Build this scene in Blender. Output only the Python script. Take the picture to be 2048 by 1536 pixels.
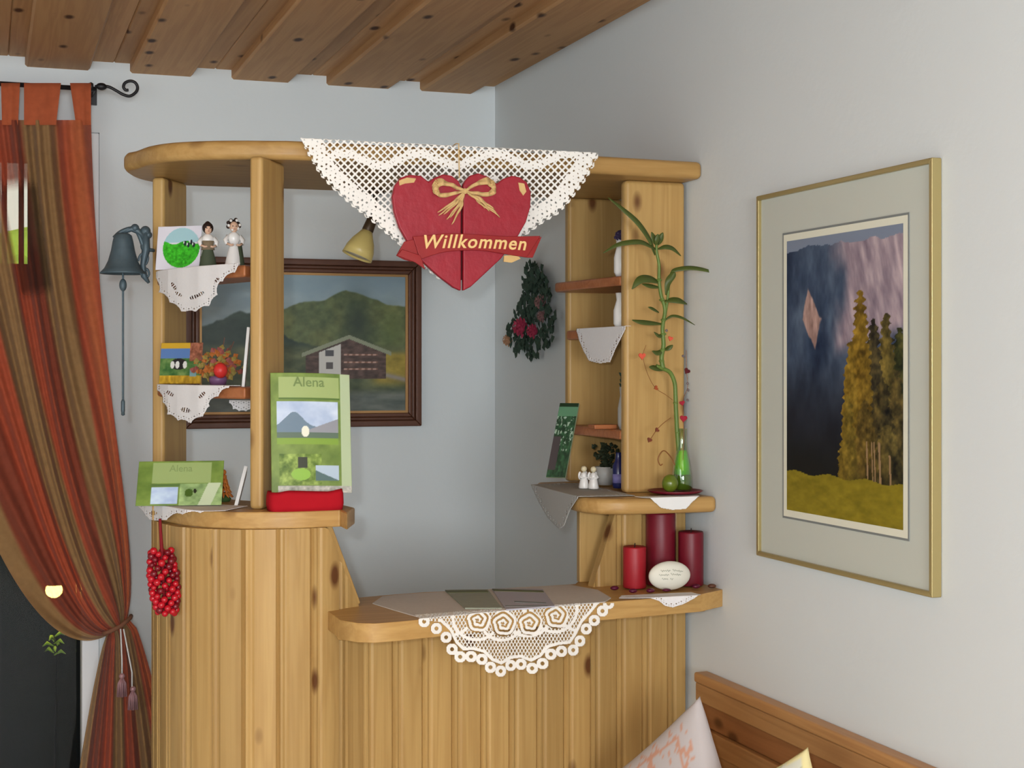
import bpy, bmesh, math, random
import numpy as np
from mathutils import Vector, Matrix

for o in list(bpy.data.objects): bpy.data.objects.remove(o)
S = bpy.context.scene
COL = S.collection
random.seed(7)

# ------------------------------------------------------------------ camera
FPX = 3050.0
YAW = math.radians(19.06)
CP = (-1.4758, -4.4310, 1.5)
cd = bpy.data.cameras.new('camera'); cam = bpy.data.objects.new('camera', cd); COL.objects.link(cam)
cam.location = CP
cd.sensor_width = 36.0
cd.lens = 36.0 * FPX / 2048
cd.shift_y = -33.0 / 2048          # level camera, horizon a little above the middle
cam.rotation_euler = (math.radians(90), 0, -YAW)
cd.clip_start = 0.05; cd.clip_end = 200
S.camera = cam

# ------------------------------------------------------------------ world, lights, exposure
S.view_settings.view_transform = 'Standard'
S.view_settings.look = 'None'
S.view_settings.gamma = 1.0
S.view_settings.use_curve_mapping = False
S.view_settings.exposure = 0.2
W = bpy.data.worlds.new('sky'); S.world = W; W.use_nodes = True
bg = W.node_tree.nodes['Background']
bg.inputs[0].default_value = (0.78, 0.89, 1.0, 1); bg.inputs[1].default_value = 0.39

def area(name, loc, target, sx, sy, power, col):
    l = bpy.data.lights.new(name, 'AREA'); l.shape = 'RECTANGLE'; l.size = sx; l.size_y = sy
    l.energy = power; l.color = col
    o = bpy.data.objects.new(name, l); COL.objects.link(o); o.location = loc
    d = Vector(target) - Vector(loc); o.rotation_euler = d.to_track_quat('-Z', 'Y').to_euler()
    return o
# fill lamps added for soft daylight from the left and behind the photographer
area('left_daylight_fill', (-3.6, -5.2, 1.55), (0.0, -2.2, 1.1), 1.6, 1.5, 23, (0.92, 0.965, 1.0))
area('rear_daylight_fill', (-1.6, -8.2, 1.5), (-0.7, -0.5, 1.4), 1.5, 1.1, 140, (0.93, 0.965, 1.0))
# the small flash of the camera
fl = bpy.data.lights.new('camera_flash', 'POINT'); fl.energy = 72; fl.shadow_soft_size = 0.022; fl.color = (0.90, 0.96, 1.0)
flo = bpy.data.objects.new('camera_flash', fl); COL.objects.link(flo); flo.location = (CP[0] - 0.06, CP[1] + 0.02, 1.56)

# outdoor sun, from the left; the left wall and the roof keep it off the room
sl = bpy.data.lights.new('sun', 'SUN'); sl.energy = 7.0; sl.angle = .01; sl.color = (1, .96, .88)
slo = bpy.data.objects.new('sun', sl); COL.objects.link(slo); slo.rotation_euler = Vector((.70, .50, -.52)).to_track_quat('-Z', 'Y').to_euler()

# ------------------------------------------------------------------ projection helpers (pixel -> point on a real plane)
def ray(px, py):
    u = (px - 1024) / FPX; w = (735 - py) / FPX
    return (math.sin(YAW) + u * math.cos(YAW), math.cos(YAW) - u * math.sin(YAW), w)
def PY(px, py, y):
    r = ray(px, py); t = (y - CP[1]) / r[1]; return Vector([CP[i] + r[i] * t for i in range(3)])
def PX(px, py, x):
    r = ray(px, py); t = (x - CP[0]) / r[0]; return Vector([CP[i] + r[i] * t for i in range(3)])
def PZ(px, py, z):
    r = ray(px, py); t = (z - CP[2]) / r[2]; return Vector([CP[i] + r[i] * t for i in range(3)])
def X(px, y): return PY(px, 700, y).x
def Z(px, py, y): return PY(px, py, y).z

# ------------------------------------------------------------------ object helpers
def wloc(p):
    v = Vector((0, 0, 0))
    while p is not None: v += p.location; p = p.parent
    return v
def tag(o, label=None, cat=None, group=None, kind=None):
    if label: o['label'] = label
    if cat: o['category'] = cat
    if group: o['group'] = group
    if kind: o['kind'] = kind
    return o
def thing(name, loc, label, cat, group=None):
    o = bpy.data.objects.new(name, None); COL.objects.link(o); o.location = loc; o.empty_display_size = .05
    return tag(o, label, cat, group)
def link(name, me, mat, parent=None, smooth=False, bevel=0, seg=2, solid=0):
    """me holds world coordinates; re-centre on its parent or its own base"""
    if mat: me.materials.append(mat)
    n = len(me.vertices); co = np.empty(n * 3, dtype=np.float32); me.vertices.foreach_get('co', co); co = co.reshape(-1, 3)
    if parent is not None: off = np.array(wloc(parent))
    else:
        mn = co.min(0); mx = co.max(0); off = np.array([(mn[0] + mx[0]) / 2, (mn[1] + mx[1]) / 2, mn[2]])
    co = co - off; me.vertices.foreach_set('co', co.astype(np.float32).ravel()); me.update()
    o = bpy.data.objects.new(name, me); COL.objects.link(o)
    if parent is not None: o.parent = parent
    else: o.location = off
    if smooth: me.polygons.foreach_set('use_smooth', [True] * len(me.polygons))
    if bevel:
        b = o.modifiers.new('bevel', 'BEVEL'); b.width = bevel; b.segments = seg; b.limit_method = 'ANGLE'; b.angle_limit = math.radians(40)
        me.polygons.foreach_set('use_smooth', [True] * len(me.polygons))
        w = o.modifiers.new('wn', 'WEIGHTED_NORMAL'); w.keep_sharp = True
    if solid:
        s = o.modifiers.new('solid', 'SOLIDIFY'); s.thickness = solid; s.offset = 0
    return o
class MB:
    def __init__(s): s.v = []; s.f = []
    def add(s, v, f):
        n = len(s.v); s.v += [tuple(p) for p in v]; s.f += [tuple(i + n for i in q) for q in f]; return s
    def box(s, c, d, R=None):
        v = [Vector((x * d[0] / 2, y * d[1] / 2, z * d[2] / 2)) for x in (-1, 1) for y in (-1, 1) for z in (-1, 1)]
        if R is not None: v = [R @ p for p in v]
        return s.add([p + Vector(c) for p in v], [(0, 1, 3, 2), (4, 6, 7, 5), (0, 4, 5, 1), (2, 3, 7, 6), (0, 2, 6, 4), (1, 5, 7, 3)])
    def plate(s, pts, O, A, B, th):
        """polygon pts (a,b) in basis A,B at O, extruded along AxB by th (both ways half)"""
        O = Vector(O); A = Vector(A); B = Vector(B); N = A.cross(B).normalized(); n = len(pts)
        v = [O + A * a + B * b - N * th / 2 for a, b in pts] + [O + A * a + B * b + N * th / 2 for a, b in pts]
        f = [tuple(range(n))[::-1], tuple(range(n, 2 * n))] + [(i, (i + 1) % n, n + (i + 1) % n, n + i) for i in range(n)]
        return s.add(v, f)
    def prism(s, pts, z0, z1): return s.plate(pts, (0, 0, (z0 + z1) / 2), (1, 0, 0), (0, 1, 0), z1 - z0)
    def lathe(s, prof, c, n=24, sx=1, sy=1, R=None):
        v = []; f = []; c = Vector(c)
        for r, z in prof:
            for k in range(n):
                a = 2 * math.pi * k / n; p = Vector((r * math.cos(a) * sx, r * math.sin(a) * sy, z))
                if R is not None: p = R @ p
                v.append(p + c)
        m = len(prof)
        for i in range(m - 1):
            for k in range(n):
                k2 = (k + 1) % n; f.append((i * n + k, i * n + k2, (i + 1) * n + k2, (i + 1) * n + k))
        f.append(tuple(range(n))[::-1]); f.append(tuple((m - 1) * n + k for k in range(n)))
        return s.add(v, f)
    def ball(s, c, r, n=14, m=8, sc=(1, 1, 1), R=None):
        prof = [(max(1e-4, math.sin(math.pi * i / m)) * r, -math.cos(math.pi * i / m) * r * sc[2]) for i in range(m + 1)]
        return s.lathe(prof, c, n, sc[0], sc[1], R)
    def tube(s, pts, r, n=8):
        pts = [Vector(p) for p in pts]; m = len(pts)
        rr = r if hasattr(r, '__len__') else [r] * m
        v = []; f = []; up = None
        for i in range(m):
            d = (pts[min(i + 1, m - 1)] - pts[max(i - 1, 0)]).normalized()
            if up is None: up = Vector((0, 0, 1)) if abs(d.z) < .9 else Vector((1, 0, 0))
            a = d.cross(up).normalized(); up = a.cross(d).normalized()
            for k in range(n):
                t = 2 * math.pi * k / n; v.append(pts[i] + (a * math.cos(t) + up * math.sin(t)) * rr[i])
        for i in range(m - 1):
            for k in range(n):
                k2 = (k + 1) % n; f.append((i * n + k, i * n + k2, (i + 1) * n + k2, (i + 1) * n + k))
        f.append(tuple(range(n))[::-1]); f.append(tuple((m - 1) * n + k for k in range(n)))
        return s.add(v, f)
    def build(s, name, mat, parent=None, **k):
        me = bpy.data.meshes.new(name); me.from_pydata(s.v, [], s.f); me.update()
        bm = bmesh.new(); bm.from_mesh(me); bmesh.ops.recalc_face_normals(bm, faces=bm.faces); bm.to_mesh(me); bm.free()
        return link(name, me, mat, parent, **k)
def lin(c):
    c = np.asarray(c, dtype=float) / 255.0
    return np.where(c <= .04045, c / 12.92, ((c + .055) / 1.055) ** 2.4)
def L(r, g, b): return tuple(lin((r, g, b))) + (1.0,)
def bez(P, n=16):
    out = []
    P = [np.array(p, float) for p in P]
    for i in range(n + 1):
        t = i / n; out.append((1 - t) ** 3 * P[0] + 3 * (1 - t) ** 2 * t * P[1] + 3 * (1 - t) * t * t * P[2] + t ** 3 * P[3])
    return out
def catmull(P, n=8):
    P = [np.array(p, float) for p in P]; Q = [2 * P[0] - P[1]] + P + [2 * P[-1] - P[-2]]; out = []
    for i in range(1, len(Q) - 2):
        for k in range(n):
            t = k / n; a, b, c, d = Q[i - 1:i + 3]
            out.append(.5 * (2 * b + (c - a) * t + (2 * a - 5 * b + 4 * c - d) * t * t + (3 * b - 3 * c + d - a) * t ** 3))
    out.append(P[-1]); return out

# ------------------------------------------------------------------ materials
def mat(name, col, rough=.6, spec=.3, metal=0, noise=0, nscale=40, bump=0, bscale=80, **kw):
    m = bpy.data.materials.new(name); m.use_nodes = True; nt = m.node_tree; p = nt.nodes['Principled BSDF']
    p.inputs['Base Color'].default_value = col; p.inputs['Roughness'].default_value = rough
    p.inputs['Specular IOR Level'].default_value = spec; p.inputs['Metallic'].default_value = metal
    tc = nt.nodes.new('ShaderNodeTexCoord')
    if noise:
        n = nt.nodes.new('ShaderNodeTexNoise'); n.inputs['Scale'].default_value = nscale; n.inputs['Detail'].default_value = 4
        r = nt.nodes.new('ShaderNodeMapRange'); r.inputs[3].default_value = 1 - noise; r.inputs[4].default_value = 1 + noise
        mx = nt.nodes.new('ShaderNodeVectorMath'); mx.operation = 'SCALE'; mx.inputs[0].default_value = col[:3]
        nt.links.new(tc.outputs['Object'], n.inputs['Vector']); nt.links.new(n.outputs['Fac'], r.inputs[0])
        nt.links.new(r.outputs[0], mx.inputs['Scale']); nt.links.new(mx.outputs[0], p.inputs['Base Color'])
    if bump:
        n = nt.nodes.new('ShaderNodeTexNoise'); n.inputs['Scale'].default_value = bscale; n.inputs['Detail'].default_value = 5
        b = nt.nodes.new('ShaderNodeBump'); b.inputs['Strength'].default_value = bump; b.inputs['Distance'].default_value = .01
        nt.links.new(tc.outputs['Object'], n.inputs['Vector']); nt.links.new(n.outputs['Fac'], b.inputs['Height']); nt.links.new(b.outputs[0], p.inputs['Normal'])
    for k, v in kw.items(): p.inputs[k].default_value = v
    return m
def wood(name, axis, light, dark, knot, rough=.38, bw=True, knots=1.0, coat=.25):
    m = bpy.data.materials.new(name); m.use_nodes = True; nt = m.node_tree; N = nt.nodes; K = nt.links
    p = N['Principled BSDF']; p.inputs['Roughness'].default_value = rough; p.inputs['Specular IOR Level'].default_value = coat
    tc = N.new('ShaderNodeTexCoord'); at = N.new('ShaderNodeAttribute'); at.attribute_name = 'board'
    oi = N.new('ShaderNodeObjectInfo')
    off = N.new('ShaderNodeMath'); off.operation = 'ADD'; K.new(at.outputs['Fac'], off.inputs[0]); K.new(oi.outputs['Random'], off.inputs[1])
    sc = N.new('ShaderNodeVectorMath'); sc.operation = 'SCALE'; sc.inputs[0].default_value = (13.1, 7.7, 5.3); K.new(off.outputs[0], sc.inputs['Scale'])
    ad = N.new('ShaderNodeVectorMath'); ad.operation = 'ADD'; K.new(tc.outputs['Object'], ad.inputs[0]); K.new(sc.outputs[0], ad.inputs[1])
    def mapped(a, b):
        v = N.new('ShaderNodeVectorMath'); v.operation = 'MULTIPLY'; s = [a, a, a]; s['XYZ'.index(axis)] = b
        v.inputs[1].default_value = s; K.new(ad.outputs[0], v.inputs[0]); return v.outputs[0]
    # knots
    vo = N.new('ShaderNodeTexVoronoi'); vo.inputs['Scale'].default_value = 1; vo.inputs['Randomness'].default_value = 1
    K.new(mapped(11, 5.5), vo.inputs['Vector'])
    kr = N.new('ShaderNodeMapRange'); kr.inputs[1].default_value = .08; kr.inputs[2].default_value = .17; kr.inputs[3].default_value = knots; kr.inputs[4].default_value = 0
    K.new(vo.outputs['Distance'], kr.inputs[0])
    halo = N.new('ShaderNodeMapRange'); halo.inputs[1].default_value = .1; halo.inputs[2].default_value = .40; halo.inputs[3].default_value = 1.6; halo.inputs[4].default_value = 0
    K.new(vo.outputs['Distance'], halo.inputs[0])
    # broad grain, bent round the knots
    n1 = N.new('ShaderNodeTexNoise'); n1.inputs['Scale'].default_value = 1; n1.inputs['Detail'].default_value = 3; n1.inputs['Distortion'].default_value = .4
    K.new(mapped(22, .9), n1.inputs['Vector'])
    s1 = N.new('ShaderNodeMath'); s1.operation = 'MULTIPLY'; s1.inputs[1].default_value = 34; K.new(n1.outputs['Fac'], s1.inputs[0])
    s2 = N.new('ShaderNodeMath'); s2.operation = 'ADD'; K.new(s1.outputs[0], s2.inputs[0]); K.new(halo.outputs[0], s2.inputs[1])
    s3 = N.new('ShaderNodeMath'); s3.operation = 'SINE'; K.new(s2.outputs[0], s3.inputs[0])
    n2 = N.new('ShaderNodeTexNoise'); n2.inputs['Scale'].default_value = 1; n2.inputs['Detail'].default_value = 5; K.new(mapped(260, 5), n2.inputs['Vector'])
    a1 = N.new('ShaderNodeMath'); a1.operation = 'MULTIPLY_ADD'; a1.inputs[1].default_value = .13; a1.inputs[2].default_value = .2; K.new(s3.outputs[0], a1.inputs[0])
    a2 = N.new('ShaderNodeMath'); a2.operation = 'MULTIPLY_ADD'; a2.inputs[1].default_value = .35; K.new(n2.outputs['Fac'], a2.inputs[0]); K.new(a1.outputs[0], a2.inputs[2])
    mx = N.new('ShaderNodeMix'); mx.data_type = 'RGBA'; mx.inputs[6].default_value = light; mx.inputs[7].default_value = dark; K.new(a2.outputs[0], mx.inputs[0])
    # board to board tone
    wn = N.new('ShaderNodeTexWhiteNoise'); wn.noise_dimensions = '1D'; K.new(off.outputs[0], wn.inputs['W'])
    r2 = N.new('ShaderNodeMapRange'); r2.inputs[3].default_value = .88; r2.inputs[4].default_value = 1.1; K.new(wn.outputs['Value'], r2.inputs[0])
    hs = N.new('ShaderNodeHueSaturation'); K.new(mx.outputs[2], hs.inputs['Color']); K.new(r2.outputs[0], hs.inputs['Value'])
    mk_ = N.new('ShaderNodeMix'); mk_.data_type = 'RGBA'; mk_.inputs[7].default_value = knot; K.new(hs.outputs[0], mk_.inputs[6]); K.new(kr.outputs[0], mk_.inputs[0])
    K.new(mk_.outputs[2], p.inputs['Base Color'])
    b = N.new('ShaderNodeBump'); b.inputs['Strength'].default_value = .12; b.inputs['Distance'].default_value = .003
    K.new(a2.outputs[0], b.inputs['Height']); K.new(b.outputs[0], p.inputs['Normal'])
    return m
PL, PD, PK = L(190, 156, 98), L(152, 114, 62), L(98, 60, 32)
pineZ = wood('pine_upright', 'Z', PL, PD, PK)
pineX = wood('pine_lengthwise', 'X', L(196, 158, 98), L(154, 112, 58), PK, knots=.5)
pineY = wood('pine_crosswise', 'Y', L(206, 160, 98), L(158, 106, 54), PK)
shelfX = wood('pine_shelf_orange', 'X', L(186, 120, 76), L(140, 76, 42), PK, knots=.3)
ceilY = wood('pine_ceiling', 'Y', L(200, 156, 108), L(158, 114, 74), L(70, 42, 24), rough=.55, coat=.12)
benchY = wood('pine_bench', 'Y', L(190, 144, 92), L(148, 100, 60), PK, knots=.8)

def attrmat(name, rough=.5, spec=.3, coat=0, emit=0):
    m = bpy.data.materials.new(name); m.use_nodes = True; nt = m.node_tree; p = nt.nodes['Principled BSDF']
    a = nt.nodes.new('ShaderNodeAttribute'); a.attribute_name = 'Col'; nt.links.new(a.outputs['Color'], p.inputs['Base Color'])
    p.inputs['Roughness'].default_value = rough; p.inputs['Specular IOR Level'].default_value = spec
    p.inputs['Coat Weight'].default_value = coat
    return m
M_print = attrmat('glossy_print', .35, .4); M_oil = attrmat('oil_paint', .45, .35); M_photo = attrmat('photo_print', .5, .2); M_print_cloth = attrmat('printed_cloth', .9, .05)
M_wall = mat('white_plaster', L(217, 223, 224), .9, .1, bump=.06, bscale=60, noise=.012, nscale=3)
M_white = mat('white_lacquer', L(225, 226, 226), .45)
M_lace = mat('white_cotton_lace', L(236, 233, 226), .9, .08, noise=.06, nscale=260)
M_doily = mat('white_cotton', L(226, 224, 224), .9, .08, noise=.05, nscale=300)
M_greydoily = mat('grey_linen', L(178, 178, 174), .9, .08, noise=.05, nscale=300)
M_iron = mat('black_iron', L(26, 26, 28), .45, .4, noise=.2)
M_bell = mat('patinated_iron', L(74, 90, 98), .5, .4, metal=.25, noise=.25, nscale=70)
M_brown = mat('dark_frame_wood', L(92, 58, 42), .4, .35, noise=.18, nscale=60)
M_gilt = mat('gilt_edge', L(170, 130, 80), .4, .4, metal=.3)
M_gold = mat('polished_brass', L(172, 156, 106), .32, .5, metal=.45)
M_mat = mat('grey_green_mat_board', L(196, 200, 190), .85, .1)
M_mat2 = mat('cream_mat_bevel', L(226, 226, 208), .8, .1)
M_line = mat('grey_rule', L(128, 132, 130), .8, .1)
M_red = mat('red_painted_wood', L(152, 30, 44), .42, .35, noise=.16, nscale=26, bump=.15, bscale=40)
M_redbanner = mat('red_banner_paint', L(144, 24, 24), .4, .35, noise=.15, nscale=30)
M_redcloth = mat('red_felt', L(168, 22, 34), .85, .1, noise=.12, nscale=18)
M_wine = mat('wine_red_wax', L(108, 18, 34), .42, .35, noise=.1, nscale=30)
M_redwax = mat('red_wax', L(158, 30, 40), .45, .35, noise=.1, nscale=30)
M_wick = mat('wick', L(40, 34, 30), .9)
M_berry = mat('red_berry', L(178, 16, 34), .25, .5)
M_berryd = mat('dark_red_berry', L(112, 10, 26), .28, .5)
M_raffia = mat('raffia', L(206, 172, 116), .75, .2, noise=.2, nscale=60)
M_leaf = mat('plant_leaf', L(74, 86, 36), .45, .35, noise=.25, nscale=30)
M_stem = mat('bamboo_stem', L(98, 120, 52), .4, .35, noise=.2, nscale=30)
M_darkleaf = mat('dried_dark_leaf', L(50, 68, 56), .7, .2, noise=.3, nscale=40)
M_rose = mat('dried_red_rose', L(158, 52, 76), .7, .15, noise=.45, nscale=60)
M_roseold = mat('faded_rose', L(132, 98, 96), .8, .15, noise=.3, nscale=60)
M_tan = mat('dried_tan_petal', L(178, 136, 104), .8, .15, noise=.2, nscale=60)
M_lampglass = mat('amber_glass_shade', L(206, 186, 116), .35, .4, noise=.08, nscale=12)
M_lampin = mat('frosted_white_inside', L(232, 230, 216), .5)
M_paper = mat('white_paper', L(228, 228, 226), .7, .2)
M_paperg = mat('pale_violet_paper', L(176, 174, 184), .7, .2)
M_stone = mat('white_pebble', L(224, 222, 208), .55, .3, noise=.03)
M_ink = mat('grey_green_ink', L(120, 128, 108), .8)
M_cream = mat('cream_lettering', L(232, 196, 130), .5)
M_skin = mat('painted_skin', L(210, 172, 146), .5)
M_hair = mat('painted_dark_hair', L(42, 28, 24), .5)
M_greencloth = mat('dark_green_dress', L(72, 82, 62), .7, noise=.15)
M_whitep = mat('white_porcelain', L(226, 224, 220), .3, .5)
M_navy = mat('navy_glass', L(30, 36, 84), .25, .5)
M_pot = mat('grey_ceramic', L(170, 170, 166), .4)
M_silver = mat('silver_tassel', L(178, 136, 140), .4, .5, metal=.2)
M_orangeorn = mat('orange_straw', L(180, 104, 40), .7, noise=.3, nscale=80)
M_darkdoor = mat('near_black', L(20, 22, 24), .6, .2)
M_gel = mat('lime_green_gel', L(120, 200, 20), .3, .5)
M_oliveb = mat('olive_glass_pebbles', L(96, 112, 30), .25, .5, noise=.3, nscale=90)
M_floor = mat('pale_bounce_floor', L(196, 194, 188), .5, .3, noise=.1, nscale=4)  # unseen floor, kept pale to bounce light up to the ceiling
M_hedge = mat('garden_green', L(120, 150, 60), .9, .1, noise=.4, nscale=6)
M_cord = mat('red_cord', L(120, 14, 24), .7)

def glassmat(name, tint, gloss=.08):
    m = bpy.data.materials.new(name); m.use_nodes = True; nt = m.node_tree; nt.nodes.remove(nt.nodes['Principled BSDF'])
    t = nt.nodes.new('ShaderNodeBsdfTransparent'); t.inputs[0].default_value = tint
    g = nt.nodes.new('ShaderNodeBsdfGlossy'); g.inputs['Roughness'].default_value = .03
    lw = nt.nodes.new('ShaderNodeLayerWeight'); lw.inputs[0].default_value = .25
    ma = nt.nodes.new('ShaderNodeMath'); ma.operation = 'MULTIPLY_ADD'; ma.inputs[1].default_value = .6; ma.inputs[2].default_value = gloss
    nt.links.new(lw.outputs['Facing'], ma.inputs[0])
    x = nt.nodes.new('ShaderNodeMixShader'); nt.links.new(ma.outputs[0], x.inputs[0]); nt.links.new(t.outputs[0], x.inputs[1]); nt.links.new(g.outputs[0], x.inputs[2])
    nt.links.new(x.outputs[0], nt.nodes['Material Output'].inputs[0]); return m
M_glass = glassmat('clear_glass', (.86, .95, .86, 1)); M_greenglass = glassmat('green_glass', (.55, .72, .2, 1), .1)
M_pane = glassmat('window_glass', (.9, .93, .93, 1), .004)

# ------------------------------------------------------------------ numpy noise and painting helpers
def vnoise(x, y, seed=0):
    x = np.asarray(x, float); y = np.asarray(y, float)
    xi = np.floor(x).astype(np.int64); yi = np.floor(y).astype(np.int64); xf = x - xi; yf = y - yi
    def h(a, b):
        n = (a * 374761393 + b * 668265263 + seed * 1442695041) & 0xffffffff
        n = ((n ^ (n >> 13)) * 1274126177) & 0xffffffff
        return ((n ^ (n >> 16)) & 0xffff) / 65535.0
    u = xf * xf * (3 - 2 * xf); v = yf * yf * (3 - 2 * yf)
    return (h(xi, yi) * (1 - u) + h(xi + 1, yi) * u) * (1 - v) + (h(xi, yi + 1) * (1 - u) + h(xi + 1, yi + 1) * u) * v
def fbm(x, y, seed=0, o=4):
    s = 0; a = .5
    for i in range(o): s = s + a * vnoise(x * 2 ** i, y * 2 ** i, seed + i); a *= .5
    return s / (1 - .5 ** o)
def C3(*c): return np.array(c, float)
def put(img, mask, col, a=1.0):
    mk = np.clip(mask.astype(float), 0, 1)[..., None] * a
    c = col if isinstance(col, np.ndarray) and col.ndim == 3 else np.array(col, float)
    return img * (1 - mk) + c * mk
def ss(a, b, x):
    t = np.clip((x - a) / (b - a), 0, 1); return t * t * (3 - 2 * t)
def paint(name, O, A, B, w, h, nx, ny, fn, mt, parent=None, bend=None, th=0):
    """sheet from O (lower left) spanning A*w, B*h with its picture as a colour attribute; fn(u,v)->sRGB"""
    O = np.array(O, float); A = np.array(A, float); B = np.array(B, float); Nn = np.cross(A, B)
    u, v = np.meshgrid(np.linspace(0, 1, nx), np.linspace(0, 1, ny))
    P = O + u[..., None] * w * A + v[..., None] * h * B
    if bend is not None: P = P + bend(u, v)[..., None] * Nn
    V = P.reshape(-1, 3)
    i = np.arange((nx - 1) * (ny - 1)); r = i // (nx - 1); c = i % (nx - 1); a = r * nx + c
    F = np.stack([a, a + 1, a + nx + 1, a + nx], 1)
    me = bpy.data.meshes.new(name); me.from_pydata(V.tolist(), [], F.tolist()); me.update()
    ca = me.color_attributes.new('Col', 'FLOAT_COLOR', 'POINT')
    col = np.concatenate([lin(np.clip(fn(u, v), 0, 255)).reshape(-1, 3), np.ones((nx * ny, 1))], 1)
    ca.data.foreach_set('color', col.astype(np.float32).ravel())
    return link(name, me, mt, parent, smooth=True, solid=th)
def sheet(name, box, step, keep, mp, mt, parent=None, solid=.0008):
    """cloth made of tiny cells: cells where keep(u,v) is true stay; mp maps (u,v) arrays to points"""
    u0, u1, v0, v1 = box; nu = int((u1 - u0) / step); nv = int((v1 - v0) / step)
    uc, vc = np.meshgrid(u0 + (np.arange(nu) + .5) * step, v0 + (np.arange(nv) + .5) * step)
    k = keep(uc, vc)
    ug, vg = np.meshgrid(u0 + np.arange(nu + 1) * step, v0 + np.arange(nv + 1) * step)
    P = mp(ug, vg).reshape(-1, 3)
    r, c = np.nonzero(k); a = r * (nu + 1) + c
    F = np.stack([a, a + nu + 1, a + nu + 2, a + 1], 1)
    used = np.unique(F); rem = np.full(len(P), -1); rem[used] = np.arange(len(used))
    me = bpy.data.meshes.new(name); me.from_pydata(P[used].tolist(), [], rem[F].tolist()); me.update()
    return link(name, me, mt, parent, smooth=True, solid=solid)
def inpoly(u, v, poly):
    ins = np.zeros(u.shape, bool); n = len(poly); j = n - 1
    for i in range(n):
        xi, yi = poly[i]; xj, yj = poly[j]
        cnd = ((yi > v) != (yj > v)) & (u < (xj - xi) * (v - yi) / ((yj - yi) if yj != yi else 1e-9) + xi)
        ins ^= cnd; j = i
    return ins
def distpoly(u, v, poly, closed=True):
    d = np.full(u.shape, 1e9); n = len(poly)
    for i in range(n if closed else n - 1):
        ax, ay = poly[i]; bx, by = poly[(i + 1) % n]; dx, dy = bx - ax, by - ay; l = dx * dx + dy * dy + 1e-12
        t = np.clip(((u - ax) * dx + (v - ay) * dy) / l, 0, 1); d = np.minimum(d, np.hypot(u - ax - t * dx, v - ay - t * dy))
    return d
def pxmap(y, warp=None):
    """map picture-plane units to the vertical plane at depth y (cloth that hangs there)"""
    def f(u, v):
        uu = (u - 1024) / FPX; w = (735 - v) / FPX
        rx = math.sin(YAW) + uu * math.cos(YAW); ry = math.cos(YAW) - uu * math.sin(YAW)
        yy = y if warp is None else y + warp(u, v)
        t = (yy - CP[1]) / ry
        return np.stack([CP[0] + rx * t, CP[1] + ry * t, CP[2] + w * t], -1)
    return f

# =================================================================== SETTING
DOORX = -1.172
b = MB()
ZC = 2.411
b.box(((DOORX + .6) / 2, .08, 1.35), (abs(DOORX) + .6, .16, 2.7))
b.box(((-2.75 + DOORX) / 2, .08, (2.16 + 2.7) / 2), (2.75 + DOORX, .16, .54))
b.box((-3.6, .08, 1.35), (1.7, .16, 2.7))
tag(b.build('wall_back', M_wall), kind='structure')
b = MB(); b.box((.08, -4.5, 1.35), (.16, 9.0, 2.7)); tag(b.build('wall_right', M_wall), kind='structure')
b = MB(); b.box((-4.48, -4.0, 1.35), (.16, 8.0, 2.7)); tag(b.build('wall_left', M_wall), kind='structure')
b = MB(); b.box((-2.2, -4.5, -.05), (4.5, 9.0, .1)); tag(b.build('floor', M_floor), kind='structure')
# ceiling: recessed boards with raised boards laid over the joints, running away from the viewer
ZL = 2.333; ZU = 2.360
v = []; f = []; bd = []
def cboard(x0, x1, z0, z1, y0=-7.0, y1=0.0, ch=.006):
    n = len(v); prof = [(x0, z1), (x0, z0 + ch), (x0 + ch, z0), (x1 - ch, z0), (x1, z0 + ch), (x1, z1)]
    for y in (y0, y1):
        for x, z in prof: v.append((x, y, z))
    m = len(prof)
    for i in range(m): f.append((n + i, n + (i + 1) % m, n + m + (i + 1) % m, n + m + i)); bd.append(x0 * 3.7)
    f.append(tuple(range(n, n + m))); f.append(tuple(range(n + m, n + 2 * m))); bd.extend([x0 * 3.7] * 2)
edges = [(50, 180), (260, 385), (463, 580), (653, 780), (840, 945)]
for p0, p1 in edges:
    cboard(X(p0, -.001), X(p1, -.001), ZL, ZU)
k = 1
while k < 12:
    x0 = X(50, 0) - .283 * k; cboard(x0, x0 + .173, ZL, ZU); k += 1
xx = 0.0
while xx > -4.4:
    cboard(xx - .141, xx, ZU, ZU + .03, ch=.003); xx -= .1415
me = bpy.data.meshes.new('ceiling'); me.from_pydata(v, [], f); me.update()
bm = bmesh.new(); bm.from_mesh(me); bmesh.ops.recalc_face_normals(bm, faces=bm.faces); bm.to_mesh(me); bm.free()
a_ = me.attributes.new('board', 'FLOAT', 'FACE'); a_.data.foreach_set('value', bd)
tag(link('ceiling', me, ceilY), kind='structure')

# ---- glazed door on the left
d = thing('door_1', ((-2.6 + DOORX) / 2, .06, 0), None, None); tag(d, kind='structure')
b = MB()
for x in (DOORX + .0, ): pass
fw = .047
b.box((DOORX - fw / 2, .05, 1.08), (fw, .09, 2.16)); b.box((-2.7, .05, 1.08), (.1, .09, 2.16)); b.box(((DOORX - fw - 2.65) / 2, .05, 2.135), (abs(-2.65 - DOORX) - fw, .086, .05))
b.build('door_frame', M_white, d, bevel=.004)
b = MB(); b.box(((DOORX - 2.7) / 2, .055, 1.06), (abs(-2.7 - DOORX) - .12, .008, 2.1)); b.build('glass', M_pane, d)
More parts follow.
